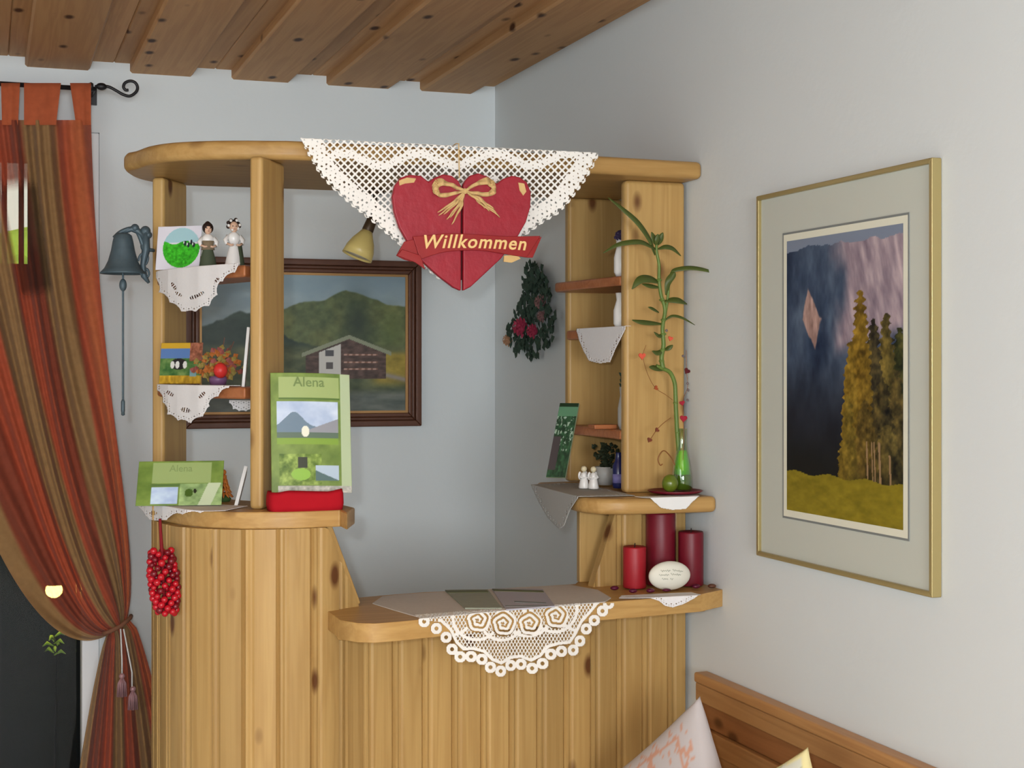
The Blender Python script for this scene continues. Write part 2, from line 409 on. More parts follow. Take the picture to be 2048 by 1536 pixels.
# ---- dark box added outside to blacken the glass, gap left for the bright patch
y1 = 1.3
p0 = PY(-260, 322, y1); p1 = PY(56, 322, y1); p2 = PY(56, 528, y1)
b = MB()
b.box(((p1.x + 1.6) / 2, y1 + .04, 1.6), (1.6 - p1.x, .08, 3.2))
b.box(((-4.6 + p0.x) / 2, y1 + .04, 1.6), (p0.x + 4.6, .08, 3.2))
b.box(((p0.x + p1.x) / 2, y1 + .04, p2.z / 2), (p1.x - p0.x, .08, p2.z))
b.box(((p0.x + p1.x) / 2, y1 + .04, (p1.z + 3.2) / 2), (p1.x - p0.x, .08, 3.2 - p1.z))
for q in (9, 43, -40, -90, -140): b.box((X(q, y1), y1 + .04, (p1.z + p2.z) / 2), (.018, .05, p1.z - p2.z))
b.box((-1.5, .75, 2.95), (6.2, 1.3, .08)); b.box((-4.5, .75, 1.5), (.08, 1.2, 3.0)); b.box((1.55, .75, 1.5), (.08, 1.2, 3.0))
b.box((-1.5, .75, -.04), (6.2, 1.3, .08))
tag(b.build('wall_dark_box', M_darkdoor), kind='structure')
# hedge beyond
hv, hf = [], []
b = MB()
for i in range(60):
    b.ball((-6.5 + random.random() * 6, 6 + random.random(), 1.0 + random.random() * 1.1), .35 + random.random() * .25, 8, 6)
tag(b.build('hedge', M_hedge), 'sunlit green hedge beyond the added dark box behind the curtain', 'hedge')
hz = thing('added_bright_house', (-3.5, 11, 0), 'white house added across the garden to brighten the gap outside the door', 'house')  # sunlit white walls added to brighten the patch in the gap
b = MB(); b.box((-3.5, 11.5, 2.4), (8, 5, 4.8)); b.build('wall', M_white, hz)
b = MB(); b.box((-3.5, 11.5, 4.95), (8.8, 5.8, .3)); b.build('roof', mat('roof_brown', L(120, 70, 50), .8), hz)
for wx in (-6.0, -4.2, -2.6, -.1): b = MB(); b.box((wx, 8.99, 2.9), (.5, .06, .9)); b.build('window', mat('shutter_green', L(70, 96, 50), .6), hz)
# glowing ball added for the yellow glint mirrored in the door glass
lp = PY(108, 1180, .5)
t = thing('door_glint', (lp.x, lp.y, lp.z - .04), 'small glowing yellow lantern added as the glint in the door glass behind the curtain', 'reflection')
m = mat('glint_glow', L(255, 226, 120), .5); m.node_tree.nodes['Principled BSDF'].inputs['Emission Color'].default_value = L(255, 226, 110); m.node_tree.nodes['Principled BSDF'].inputs['Emission Strength'].default_value = 60
b = MB(); b.ball((lp.x, lp.y, lp.z), .026, 12, 8, (1, 1, .95)); b.build('glow_ball', m, t)
b = MB(); b.lathe([(.004, .028), (.012, .022), (.03, .0165)], (lp.x, lp.y, lp.z), 16); b.tube([(lp.x, lp.y, lp.z + .02), (lp.x, lp.y, 2.92)], .002, 6); b.build('shade_and_cord', M_iron, t, smooth=True)
lp2 = PY(108, 1278, .5)
t = thing('doorway_plant', (lp2.x, lp2.y, 0), 'green sprig with a pale blade standing in the dark doorway below the lantern', 'plant')
b = MB(); b.lathe([(.05, 0), (.06, .1)], (lp2.x, lp2.y, 0), 16); b.build('pot', M_pot, t, smooth=True)
b = MB(); b.tube([(lp2.x, lp2.y, .08), (lp2.x + .01, lp2.y, lp2.z - .04), (lp2.x, lp2.y, lp2.z + .01)], [.004, .003, .002], 6); b.build('stem', M_darkdoor, t, smooth=True); b = MB()
for k in range(9):
    a = k * 2.4; z = lp2.z - .05 + .007 * k; r = .035
    b.tube([(lp2.x, lp2.y, z), (lp2.x + r * .6 * math.cos(a), lp2.y + r * .6 * math.sin(a), z + .012), (lp2.x + r * math.cos(a), lp2.y + r * math.sin(a), z + .002)], [.002, .006, .001], 6)
b.build('foliage', mat('sprig_green', L(120, 150, 50), .6), t, smooth=True)

# =================================================================== CURTAIN ROD + CURTAIN
YR = -.12
def R3(px, py, y=YR): return PY(px, py, y)
rod = thing('curtain_rod', R3(100, 172), 'black wrought-iron curtain rod ending in a scroll above the orange curtain', 'curtain rod')
zr = R3(100, 173).z
b = MB(); b.tube([(-3.0, YR, zr), (X(192, YR), YR, zr)], .0065, 12); b.build('pole', M_iron, rod, smooth=True)
pts = [(190, 173), (215, 173), (232, 181), (246, 189), (260, 192), (272, 184), (275, 174), (270, 165), (260, 162), (250, 166), (247, 174), (251, 180), (257, 180)]
b = MB(); b.tube([R3(x, y) for x, y in catmull(pts, 5)], .0042, 8)
b.ball(R3(203, 173), .010, 14, 10, (1.5, 1, 1)); b.lathe([(.009, -.006), (.012, 0), (.009, .006)], R3(182, 173), 12, R=Matrix.Rotation(math.pi / 2, 3, 'Y'))
b.build('scroll_finial', M_iron, rod, smooth=True)
b = MB(); b.tube([(X(188, YR), YR, zr), (X(188, YR), -.001, zr)], .005, 8); b.box((X(188, YR), -.006, zr), (.03, .012, .05)); b.build('wall_bracket', M_iron, rod, smooth=False)

# fabric with stripes
m = bpy.data.materials.new('striped_sheer'); m.use_nodes = True; nt = m.node_tree; N = nt.nodes; K = nt.links; p = N['Principled BSDF']
p.inputs['Roughness'].default_value = .75; p.inputs['Specular IOR Level'].default_value = .15; p.inputs['Sheen Weight'].default_value = .1
uvn = N.new('ShaderNodeAttribute'); uvn.attribute_name = 'fab'
sp = N.new('ShaderNodeSeparateXYZ'); K.new(uvn.outputs['Vector'], sp.inputs[0])
cr = N.new('ShaderNodeValToRGB'); K.new(sp.outputs[0], cr.inputs[0]); cr.color_ramp.interpolation = 'EASE'
RED, OLV, ORG, MAR = L(178, 82, 54), L(156, 120, 78), L(190, 102, 62), L(144, 70, 50)
st = [(0, OLV), (.07, OLV), (.10, MAR), (.22, MAR), (.25, RED), (.36, RED), (.39, OLV), (.50, OLV), (.53, RED), (.66, MAR), (.69, OLV), (.82, OLV), (.85, RED), (.94, ORG), (1, RED)]
el = cr.color_ramp.elements; el[0].position = 0; el[0].color = OLV; el[1].position = 1; el[1].color = RED
for q, c in st[1:-1]: e = el.new(q); e.color = c
n = N.new('ShaderNodeTexNoise'); n.inputs['Scale'].default_value = 60; tc = N.new('ShaderNodeTexCoord'); K.new(tc.outputs['Object'], n.inputs['Vector'])
hs = N.new('ShaderNodeHueSaturation'); mr = N.new('ShaderNodeMapRange'); mr.inputs[3].default_value = .8; mr.inputs[4].default_value = 1.2
K.new(n.outputs['Fac'], mr.inputs[0]); K.new(mr.outputs[0], hs.inputs['Value']); K.new(cr.outputs[0], hs.inputs['Color']); K.new(hs.outputs[0], p.inputs['Base Color'])
trl = N.new('ShaderNodeBsdfTranslucent'); K.new(hs.outputs[0], trl.inputs[0])
m1 = N.new('ShaderNodeMixShader'); m1.inputs[0].default_value = .2; K.new(p.outputs[0], m1.inputs[1]); K.new(trl.outputs[0], m1.inputs[2])
tr = N.new('ShaderNodeBsdfTransparent'); tr.inputs[0].default_value = (1, .95, .85, 1)
al = N.new('ShaderNodeMapRange'); al.inputs[1].default_value = .075; al.inputs[2].default_value = .10; al.inputs[3].default_value = .68; al.inputs[4].default_value = .07
df = N.new('ShaderNodeMath'); df.operation = 'SUBTRACT'; df.inputs[1].default_value = .625; K.new(sp.outputs[0], df.inputs[0])
ab = N.new('ShaderNodeMath'); ab.operation = 'ABSOLUTE'; K.new(df.outputs[0], ab.inputs[0]); K.new(ab.outputs[0], al.inputs[0])
ta = N.new('ShaderNodeMath'); ta.operation = 'SUBTRACT'; ta.inputs[1].default_value = .112; K.new(sp.outputs[1], ta.inputs[0])
tb2 = N.new('ShaderNodeMath'); tb2.operation = 'ABSOLUTE'; K.new(ta.outputs[0], tb2.inputs[0])
tm = N.new('ShaderNodeMapRange'); tm.inputs[1].default_value = .048; tm.inputs[2].default_value = .062; tm.inputs[3].default_value = 1; tm.inputs[4].default_value = 0; K.new(tb2.outputs[0], tm.inputs[0])
am = N.new('ShaderNodeMath'); am.operation = 'MULTIPLY'; K.new(al.outputs[0], am.inputs[0]); K.new(tm.outputs[0], am.inputs[1])
amx = N.new('ShaderNodeMath'); amx.operation = 'MAXIMUM'; amx.inputs[1].default_value = .07; K.new(am.outputs[0], amx.inputs[0])
m2 = N.new('ShaderNodeMixShader'); K.new(amx.outputs[0], m2.inputs[0]); K.new(m1.outputs[0], m2.inputs[1]); K.new(tr.outputs[0], m2.inputs[2])
K.new(m2.outputs[0], N['Material Output'].inputs[0]); M_curtain = m

cur = thing('curtain', (R3(60, 700).x, YR, .02), 'orange and olive striped sheer curtain, gathered by a tieback beside the pine desk', 'curtain')
NS = 150
def curtain_mesh():
    rows = []
    ss_ = np.linspace(0, 1, NS)
    T = np.concatenate([np.linspace(0, 1, 60)])
    for t in T:                                    # top -> tie
        row = []
        for s in ss_:
            P0 = np.array([-250 + 432 * s, 240]); P3 = np.array([212 + 43 * s, 1272 - 37 * s])
            e = s ** .75
            P1 = np.array([-120 + 315 * e, 950 - 150 * s]); P2 = np.array([60 + 228 * e, 1350 - 255 * e])
            q = (1 - t) ** 3 * P0 + 3 * (1 - t) ** 2 * t * P1 + 3 * (1 - t) * t * t * P2 + t ** 3 * P3
            amp = .016 * (1 - .75 * t ** 3)
            ph = 2 * math.pi * (6 * s + .25 * math.sin(5 * t + 9 * s)); dy = amp * math.sin(ph) + .012 * math.sin(2.3 * ph + 1.1) * (1 - t * .7)
            dy -= .03 * math.sin(math.pi * min(1, t)) * s
            row.append(PY(q[0], q[1], YR + dy * (1 if t > 0 else 1)))
        rows.append((row, t * .8))
    for t in np.linspace(0.04, 1, 30):             # tie -> floor
        row = []
        for s in ss_:
            l = 212 - 92 * t ** .8; r = 262 + 125 * t ** .75
            q = (l + (r - l) * s, 1272 - 37 * s + (1795 - 1272) * t)
            dy = .022 * math.sin(2 * math.pi * 7.5 * s + 1) * (.3 + .7 * t)
            row.append(PY(q[0], q[1], YR + dy))
        rows.append((row, .8 + t * .4))
    V = [p for r, _ in rows for p in r]; F = []
    for i in range(len(rows) - 1):
        for k in range(NS - 1): a = i * NS + k; F.append((a, a + NS, a + NS + 1, a + 1))
    me = bpy.data.meshes.new('fabric'); me.from_pydata([tuple(p) for p in V], [], F); me.update()
    at = me.attributes.new('fab', 'FLOAT_VECTOR', 'POINT'); at.data.foreach_set('vector', np.array([(s, tt, 0) for _, tt in rows for s in ss_], dtype=np.float32).ravel())
    return me
link('fabric', curtain_mesh(), M_curtain, cur, smooth=True)
def tab(pa, pb, pc, pd):     # top-left, top-right, bottom-right, bottom-left in x units
    n = 8; V = []; F = []
    for y0, sg in ((YR - .012, 1), (YR + .012, -1)):
        for i in range(n + 1):
            t = i / n; l = pa + (pd - pa) * t; r = pb + (pc - pb) * t; py = 166 + (250 - 166) * t
            for kk in range(7):
                q = kk / 6; V.append(PY(l + (r - l) * q, py, y0 + sg * .004 * math.sin(q * 9) - sg * .010 * math.sin(t * math.pi)))
    for s_ in (0, 1):
        o_ = s_ * (n + 1) * 7
        for i in range(n):
            for kk in range(6): a = o_ + i * 7 + kk; F.append((a, a + 7, a + 8, a + 1))
    for kk in range(6): a = kk; bq = (n + 1) * 7 + kk; F.append((a, a + 1, bq + 1, bq))
    me = bpy.data.meshes.new('tab'); me.from_pydata([tuple(p) for p in V], [], F); me.update()
    at = me.attributes.new('fab', 'FLOAT_VECTOR', 'POINT'); at.data.foreach_set('vector', np.array([(.9, 0, 0)] * len(V), dtype=np.float32).ravel())
    link('tab', me, M_curtain, cur, smooth=True)
for q in ((140, 182, 182, 152), (48, 122, 112, 48), (2, 40, 36, 4), (-60, -12, -6, -50), (-130, -80, -70, -125)): tab(*q)
tz = R3(236, 1254)
tb = thing('tieback', tz, 'silvery pink tasselled tieback gathering the orange curtain', 'tieback')
b = MB(); b.tube([PY(206, 1268, YR - .05), PY(222, 1262, YR - .062), PY(242, 1252, YR - .064), PY(260, 1236, YR - .04), PY(262, 1232, YR + .02)], .006, 10); b.build('cord', mat('ochre_cord', L(126, 84, 62), .8, noise=.3, nscale=90), tb, smooth=True)
b = MB()
for px, p0, p1 in ((244, 1320, 1350), (264, 1345, 1378)):
    b.tube([PY(240 + (px - 240) * .3, 1258, YR - .068), PY(px, p0, YR - .066), PY(px, p1, YR - .066)], .0022, 6)
b.build('hanging_cord', M_paper, tb, smooth=True)
for px, py in ((244, 1352), (266, 1378)):
    b = MB(); b.ball(PY(px, py, YR - .066), .008, 12, 8)
    for k in range(40):
        a = k * 2.4; r = .011 * math.sqrt((k + 1) / 40); q = PY(px, py, YR - .066)
        b.tube([q, q + Vector((r * math.cos(a), r * math.sin(a), -.02)), q + Vector((r * 1.25 * math.cos(a), r * math.sin(a), -.056))], [.0015, .0014, .001], 4)
    b.build('tassel', M_silver, tb, smooth=True)

# =================================================================== RECEPTION DESK
ZCAN = 1.91; TCAN = .038; ZTOP = 1.225; ZWK = 1.03
desk = thing('reception_desk', (-.6, -1.3, 0), 'tall knotty pine reception desk with posts, shelves and an oval canopy, built into the corner', 'reception desk')
# canopy
cp = [(0, -1.455)]
for px, py in ((1405, 322), (1200, 311), (1000, 301), (800, 291), (600, 281), (550, 280), (500, 279.5), (450, 279.5), (400, 280.5), (350, 283), (320, 286), (290, 292), (266, 301)):
    q = PZ(px, py, ZCAN + TCAN); cp.append((q.x, q.y))
bk_ = []
for px, py in ((248, 342), (258, 352), (278, 360), (307, 366), (350, 371), (400, 373), (500, 376)):
    q = PZ(px, py, ZCAN); bk_.append((q.x, q.y))
cp = np.array(catmull(cp[2:] + bk_, 8)); sl_ = np.concatenate([[0], np.cumsum(np.hypot(*(cp[1:] - cp[:-1]).T))]); nn_ = int(sl_[-1] / .026)
cp = [(float(np.interp(q, sl_, cp[:, 0])), float(np.interp(q, sl_, cp[:, 1]))) for q in np.linspace(0, sl_[-1], nn_)]
cp = [(0.0, -1.43)] + cp + [(-.3, -.955), (0, -.96)]
b = MB(); b.prism(cp, ZCAN, ZCAN + TCAN); b.build('canopy', pineX, desk, bevel=.012, seg=4)
# posts
def post(A, w, th, z0, z1, name='post'):
    dx = Vector((.5, .866, 0)); nn = Vector((.866, -.5, 0)); A = Vector((A[0], A[1], 0))
    pts = [A, A + nn * th, A + nn * th + dx * w, A + dx * w]
    b = MB(); b.prism([(p.x, p.y) for p in pts], z0, z1); return b.build(name, pineZ, desk, bevel=.008, seg=4)
post((-1.137, -1.072), .128, .028, ZTOP, ZCAN)
post((-.992, -1.470), .13, .027, ZTOP, ZCAN)
b = MB(); b.box((-.0825, -1.350, (ZTOP + ZCAN) / 2), (.145, .030, ZCAN - ZTOP)); b.build('post', pineZ, desk, bevel=.010, seg=4)
b = MB(); b.box((-.074, -.985, (ZTOP + ZCAN) / 2), (.144, .028, ZCAN - ZTOP)); b.build('post', pineZ, desk, bevel=.008, seg=4)
# left shelves between the two left posts
def leftshelf(z, name='shelf'):
    pts = [(-1.125, -1.075), (-1.128, -1.13), (-1.105, -1.23), (-1.06, -1.34), (-.998, -1.455), (-.93, -1.36), (-.99, -1.2), (-1.03, -1.08), (-1.05, -.98)]
    b = MB(); b.prism(pts, z - .024, z); return b.build(name, shelfX, desk, bevel=.005, seg=2)
leftshelf(1.700); leftshelf(1.462)
# right shelves in the wall corner
def rightshelf(z, k=0):
    pts = [(-.192 + k, -1.03), (-.188 + k, -1.06), (-.168 + k * .6, -1.25), (-.155, -1.336), (-.01, -1.336), (0, -.999), (-.18 + k, -.999)]
    b = MB(); b.prism(pts, z - .022, z); b.build('shelf', shelfX, desk, bevel=.005, seg=2)
rightshelf(1.702); rightshelf(1.588, .03); rightshelf(1.362, .035)
# raised counter left
ol = []
for px, py in ((694, 1026), (680, 1019.5), (640, 1021), (600, 1023), (540, 1024), (480, 1024), (420, 1022), (370, 1018), (325, 1010), (314, 1008)):
    q = PZ(px, py, ZTOP); ol.append((q.x, q.y))
inn = [(-1.158, -1.3), (-1.15, -1.15), (-1.145, -1.0), (-1.12, -.94), (-1.03, -.93), (-1.01, -1.1), (-.985, -1.24), (-.93, -1.32), (-.85, -1.36), (-.80, -1.40), (-.79, -1.50)]
b = MB(); b.prism(ol + inn, ZTOP - .033, ZTOP); b.build('raised_counter', pineX, desk, bevel=.011, seg=4)
# raised counter right
pts = [(0, -1.50), (-.20, -1.495), (-.255, -1.475), (-.283, -1.43), (-.285, -1.39), (-.255, -1.08), (-.225, -.99), (0, -.98)]
b = MB(); b.prism(pts, ZTOP - .034, ZTOP); b.build('raised_counter', pineX, desk, bevel=.011, seg=4)
# worktop
wf = []
for px, py in ((648, 1207), (655, 1222), (680, 1240), (715, 1246), (750, 1247), (800, 1243), (850, 1238), (950, 1228), (1050, 1219), (1150, 1209), (1280, 1199), (1400, 1189)):
    q = PZ(px, py, ZWK); wf.append((q.x, q.y))
wf += [(0, -1.525), (0, -1.30), (-.247, -1.315)]
for px, py in ((1150, 1168), (1050, 1174), (950, 1180), (850, 1184), (760, 1191)):
    q = PZ(px, py, ZWK); wf.append((q.x, q.y))
wf += [(-.82, -1.40), (-.86, -1.47)]
b = MB(); b.prism(wf, ZWK - .036, ZWK); b.build('worktop', pineX, desk, bevel=.010, seg=4)
# skirt moulding under the worktop
front = catmull([(-.835, -1.535), (-.79, -1.553), (-.72, -1.553), (-.6, -1.53), (-.4, -1.50), (-.2, -1.475), (0, -1.452)], 6)
ins = [(-.0, -1.37), (-.4, -1.42), (-.7, -1.47), (-.80, -1.47)]
b = MB(); b.prism([tuple(p) for p in front] + ins, ZWK - .058, ZWK - .036); b.build('moulding', pineX, desk, bevel=.006, seg=3)
# board cladding
body = catmull([(-1.12, -1.0), (-1.145, -1.15), (-1.152, -1.31), (-1.125, -1.43), (-1.06, -1.505), (-.97, -1.54), (-.90, -1.545), (-.845, -1.535), (-.79, -1.50), (-.72, -1.475), (-.5, -1.443), (-.25, -1.405), (-.008, -1.368)], 24)
body = np.array(body)
seg = np.hypot(*(body[1:] - body[:-1]).T); cum = np.concatenate([[0], np.cumsum(seg)])
def bpt(s):
    x = np.interp(s, cum, body[:, 0]); y = np.interp(s, cum, body[:, 1])
    e = .004; dx = np.interp(s + e, cum, body[:, 0]) - np.interp(s - e, cum, body[:, 0]); dy = np.interp(s + e, cum, body[:, 1]) - np.interp(s - e, cum, body[:, 1])
    l = math.hypot(dx, dy); return x, y, dy / l, -dx / l           # outward normal
def topz(x):
    zt, zw = ZTOP - .033, ZWK - .036
    if x < -.852: return zt
    if x < -.778: return zt + (1.028 - zt) * (x + .852) / .074
    if x < -.745: return 1.02 if x < -.77 else zw
    if x < -.247: return zw
    if x < -.190: return 1.03 + (zt - 1.03) * (x + .247) / .057
    return zt
BW = .0655; V = []; F = []; BD = []
s = 0; i = 0; prev = None; gw = .0045
cols = []
while s < cum[-1]:
    e = min(s + BW, cum[-1])
    cs = [(s + .0006, .005), (s + gw, 0)] + [(s + gw + (e - s - 2 * gw) * k / 7, 0) for k in range(1, 7)]
    if BW > .05: cs = [(s + .0006, .006), (s + gw, 0), (s + gw + .004, 0), (s + .013, .0022), (s + .0165, .0022), (s + .021, 0)] + [(s + .021 + (e - s - .021 - gw) * k / 6, 0) for k in range(1, 6)] 
    cs += [(e - gw, 0), (e - .0006, .005)]
    for q, dep in cs: cols.append((q, dep, i))
    s = e; i += 1
for q, dep, bi in cols:
    x, y, nx_, ny_ = bpt(q)
    for z in (0.0, topz(x)): V.append((x - nx_ * dep, y - ny_ * dep, z))
    for z in (topz(x), 0.0): V.append((x - nx_ * .022, y - ny_ * .022, z))
nC = len(cols)
for k in range(nC - 1):
    a = k * 4
    for j in range(4): F.append((a + j, a + 4 + j, a + 4 + (j + 1) % 4, a + (j + 1) % 4)); BD.append(cols[k][2] * .37)
F += [(0, 1, 2, 3), tuple((nC - 1) * 4 + j for j in (3, 2, 1, 0))]; BD += [0, 0]
me = bpy.data.meshes.new('board_cladding'); me.from_pydata(V, [], F); me.update()
bm = bmesh.new(); bm.from_mesh(me); bmesh.ops.recalc_face_normals(bm, faces=bm.faces); bm.to_mesh(me); bm.free()
at = me.attributes.new('board', 'FLOAT', 'FACE'); at.data.foreach_set('value', BD)
link('board_cladding', me, pineZ, desk)
# sloping brace behind the left boards and the right one, back boards of the right cabinet
def slopebar(A, B, th, dep):
    A = Vector(A); B = Vector(B); b = MB(); d_ = Vector((0, dep, 0)); n_ = Vector((B - A)).cross(Vector((0, 1, 0))).normalized() * th
    if n_.x < 0: n_ = -n_
    v_ = [A, B, B + n_, A + n_]; v_ = v_ + [p + d_ for p in v_]
    b.add(v_, [(0, 1, 2, 3), (4, 5, 6, 7), (0, 1, 5, 4), (1, 2, 6, 5), (2, 3, 7, 6), (3, 0, 4, 7)]); return b
slopebar((-.852, -1.525, ZTOP - .034), (-.786, -1.490, 1.03), .012, .05).build('sloping_brace', pineZ, desk, bevel=.003)
b = MB(); b.box((-.1235, -1.318, (ZWK + ZTOP - .034) / 2), (.247, .018, ZTOP - .034 - ZWK)); b.build('back_panel', pineZ, desk, bevel=.002)
b = MB(); b.box((-.98, -1.28, (ZWK + ZTOP - .034) / 2), (.10, .018, .10)); 

# =================================================================== LACE ON THE CANOPY
YF = -1.466
apex = (912, 566)
tri = [(600, 275), (612, 296), (640, 345), (664, 372), (700, 405), (740, 436), (790, 478), (840, 525), (880, 556), apex, (950, 552), (990, 520), (1036, 478), (1080, 446), (1115, 425), (1140, 398), (1168, 360), (1185, 330), (1196, 305), (1205, 275)]
edge_open = tri[1:-1]
def keep_top(u, v):
    d = distpoly(u, v, edge_open, False); ins = inpoly(u, v, tri)
    arc = u * .707 + v * .707; arc2 = u * .707 - v * .707
    sc = 5 * np.abs(np.sin(math.pi * (np.where(u < 912, arc, arc2)) / 17.0))
    body_ = (ins & (d > 5 - sc)) | (~ins & (d < sc - 1))
    # narrow filet net
    p = 14.5; a = (u + v) % p; c = (u - v) % p; net = (np.minimum(a, p - a) < 2.4) | (np.minimum(c, p - c) < 2.4)
    # denser border with small eyelets and flower motifs
    q = 9.0; ea = ((u * 1.0) % q - q / 2) ** 2 + ((v + 4.5 * (np.floor(u / q) % 2)) % q - q / 2) ** 2
    border = (d < 34) & ~(ea < 4.2)
    zig = 50 + 22 * np.cos(2 * math.pi * (u - 912) / 150)
    mot = ((v - 300) < zig * .55) & ((v - 300) > zig * .55 - 18)
    mot2 = (np.abs(((u - 912) % 150) - 75) + np.abs(v - 372) * .7 < 16)
    return body_ & (net | border | ((mot | mot2) & ~(ea < 5)))
def map_top(u, v):
    # lies on the canopy above, then falls over its front edge
    zf = ZCAN + TCAN
    base = pxmap(YF - .006, lambda a, c: .004 * np.sin(a / 19.0) * np.clip((c - 330) / 120, 0, 1))
    P = base(u, v)
    over = P[..., 2] > zf + .002
    ex = np.where(over, P[..., 2] - zf - .002, 0)
    slope = -.0495  # front edge follows the canopy
    P[..., 1] = np.where(over, P[..., 1] + .004 + ex, P[..., 1])
    P[..., 2] = np.where(over, zf + .002, P[..., 2])
    return P
def follow_canopy(fn):
    def g(u, v):
        P = fn(u, v); P[..., 1] += np.clip((P[..., 0] + .9) * .05, -.02, .045) * 1.0; return P
    return g
lace = sheet('lace_cloth', (596, 1210, 262, 580), 1.25, keep_top, map_top, M_lace)
tag(lace, 'white crocheted lace cloth hanging over the front of the canopy behind the red heart', 'lace cloth')

# =================================================================== WILLKOMMEN HEART
YH = -1.50
hc = PY(921, 470, YH); SC = (YH - CP[1]) / ray(921, 470)[1] / FPX       # metres per unit there
hs_ = thing('welcome_sign', (hc.x, YH, PY(921, 585, YH).z), 'red wooden heart with raffia bow and a welcome banner hanging from the canopy', 'sign')
def H(px, py, off=0): p = PY(px, py, YH); return (p.x, YH + off, p.z)
outl = [(923, 375), (915, 362), (902, 352), (885, 349), (868, 356), (856, 364), (840, 352), (818, 350), (800, 356), (788, 372), (783, 395), (787, 425), (797, 455), (815, 487), (842, 522), (875, 552), (905, 575), (922, 584), (940, 574), (968, 548), (1000, 518), (1030, 480), (1050, 445), (1059, 415), (1060, 385), (1052, 365), (1038, 355), (1022, 352), (1005, 358), (992, 368), (975, 354), (955, 347), (938, 352), (929, 362)]
def heart_half(side):
    if side < 0: pts = [p for p in outl if p[0] <= 922.5]; pts = [(920.5, 372)] + [p for p in outl[1:18]][:-1] + [(920.5, 582)]
    else: pts = [(924.5, 582)] + outl[18:] + [(924.5, 372)]
    b = MB(); P = [H(*p) for p in pts]
    b.plate([(p[0], p[2]) for p in P], (0, YH, 0), (1, 0, 0), (0, 0, 1), .014); return b.build('heart_half', M_red, hs_, bevel=.003, seg=3)
heart_half(-1); heart_half(1)
b = MB(); cxx = H(922.5, 470)
b.box((cxx[0], YH + .009, (H(922, 380)[2] + H(922, 570)[2]) / 2), (.05, .006, .17)); b.build('backing', mat('dark_red_back', L(74, 12, 18), .6), hs_)
# worn raw-wood spots
for poly in ([(796, 362), (812, 356), (830, 358), (826, 366), (808, 368), (797, 372)], [(1034, 366), (1046, 368), (1050, 384), (1044, 392), (1037, 382)]):
    b = MB(); P = [H(*p) for p in poly]; b.plate([(p[0], p[2]) for p in P], (0, YH - .0074, 0), (1, 0, 0), (0, 0, 1), .0012); b.build('worn_patch', M_raffia, hs_)
# banner
top = catmull([(822, 474), (850, 472), (900, 468), (960, 471), (1010, 474), (1076, 473)], 6); bot = catmull([(1048, 516), (1010, 510), (960, 502), (920, 502), (880, 506), (836, 520)], 6)
def strip(top, bot, off, th, name='banner'):
    n = min(len(top), len(bot)); tp = [H(*top[i]) for i in range(len(top))]; bt = [H(*p) for p in bot]
    b = MB(); b.plate([(p[0], p[2]) for p in tp] + [(p[0], p[2]) for p in bt], (0, YH + off, 0), (1, 0, 0), (0, 0, 1), th); return b.build(name, M_redbanner, hs_, bevel=.001, seg=2)
strip(top, bot, -.013, .006)
strip([(790, 512), (806, 484), (830, 478), (836, 520)], [(820, 524), (806, 520)], -.009, .005, 'banner_fold')
strip([(790, 512), (800, 500), (836, 512), (846, 540)], [(826, 526)], -.016, .004, 'banner_tail')
strip([(1040, 496), (1080, 474), (1062, 516)], [(1050, 516)], -.009, .005, 'banner_fold')
b = MB(); P = [H(*p) for p in ((1005, 512), (1030, 510), (1038, 518), (1020, 526), (1004, 524))]; b.plate([(p[0], p[2]) for p in P], (0, YH - .009, 0), (1, 0, 0), (0, 0, 1), .004); b.build('banner_tip', M_raffia, hs_)
# lettering
def text(name, s, size, O, A, B, mt, parent, depth=.0012, shear=0, align='CENTER', boldoff=0, arc=None, space=1):
    c = bpy.data.curves.new('t', 'FONT'); c.body = s; c.size = size; c.extrude = depth / 2; c.shear = shear; c.align_x = align; c.offset = boldoff; c.space_character = space; c.resolution_u = 3
    o = bpy.data.objects.new('t', c); COL.objects.link(o); bpy.context.view_layer.update()
    me = bpy.data.meshes.new_from_object(o.evaluated_get(bpy.context.evaluated_depsgraph_get())); bpy.data.objects.remove(o)
    A = Vector(A).normalized(); B = Vector(B).normalized(); Nn = A.cross(B); O = Vector(O)
    for v in me.vertices:
        x, y, z = v.co
        if arc: y += arc(x)
        v.co = O + A * x + B * y + Nn * z
    me.materials.clear(); me.name = name
    return link(name, me, mt, parent)
q = H(943, 497, -.0175)
text('lettering', 'Willkommen', .038, q, (1, 0, -.0), (0, 0, 1), M_cream, hs_, .002, shear=.25, boldoff=.0006, arc=lambda x: -.25 * x * x + .01 * x, space=1.12)
# bow
b = MB()
def ribbon(pts, w, off=-.012):
    P = [Vector(H(x, y, off - .004 * math.sin(i * 1.3))) for i, (x, y) in enumerate(catmull(pts, 6))]; V = []; 
    for i, p in enumerate(P):
        d_ = (P[min(i + 1, len(P) - 1)] - P[max(0, i - 1)]); nn = Vector((-d_.z, 0, d_.x)).normalized(); t = i / (len(P) - 1)
        ww = w * (.35 + .65 * math.sin(math.pi * min(1, t * 1.05)) ** .6)
        V += [p + nn * ww, p - nn * ww]
    b.add(V, [(2 * i, 2 * i + 1, 2 * i + 3, 2 * i + 2) for i in range(len(P) - 1)])
for k in (0, 1, 2):
    o_ = -.010 - .003 * k
    ribbon([(925, 384), (900, 372), (876, 362 + 4 * k), (866, 374 + 5 * k), (880, 392), (905, 388), (925, 384)], .0045, o_)
    ribbon([(925, 384), (948, 370), (972, 360 + 4 * k), (984, 374 + 4 * k), (974, 390), (950, 388), (925, 384)], .0045, o_)
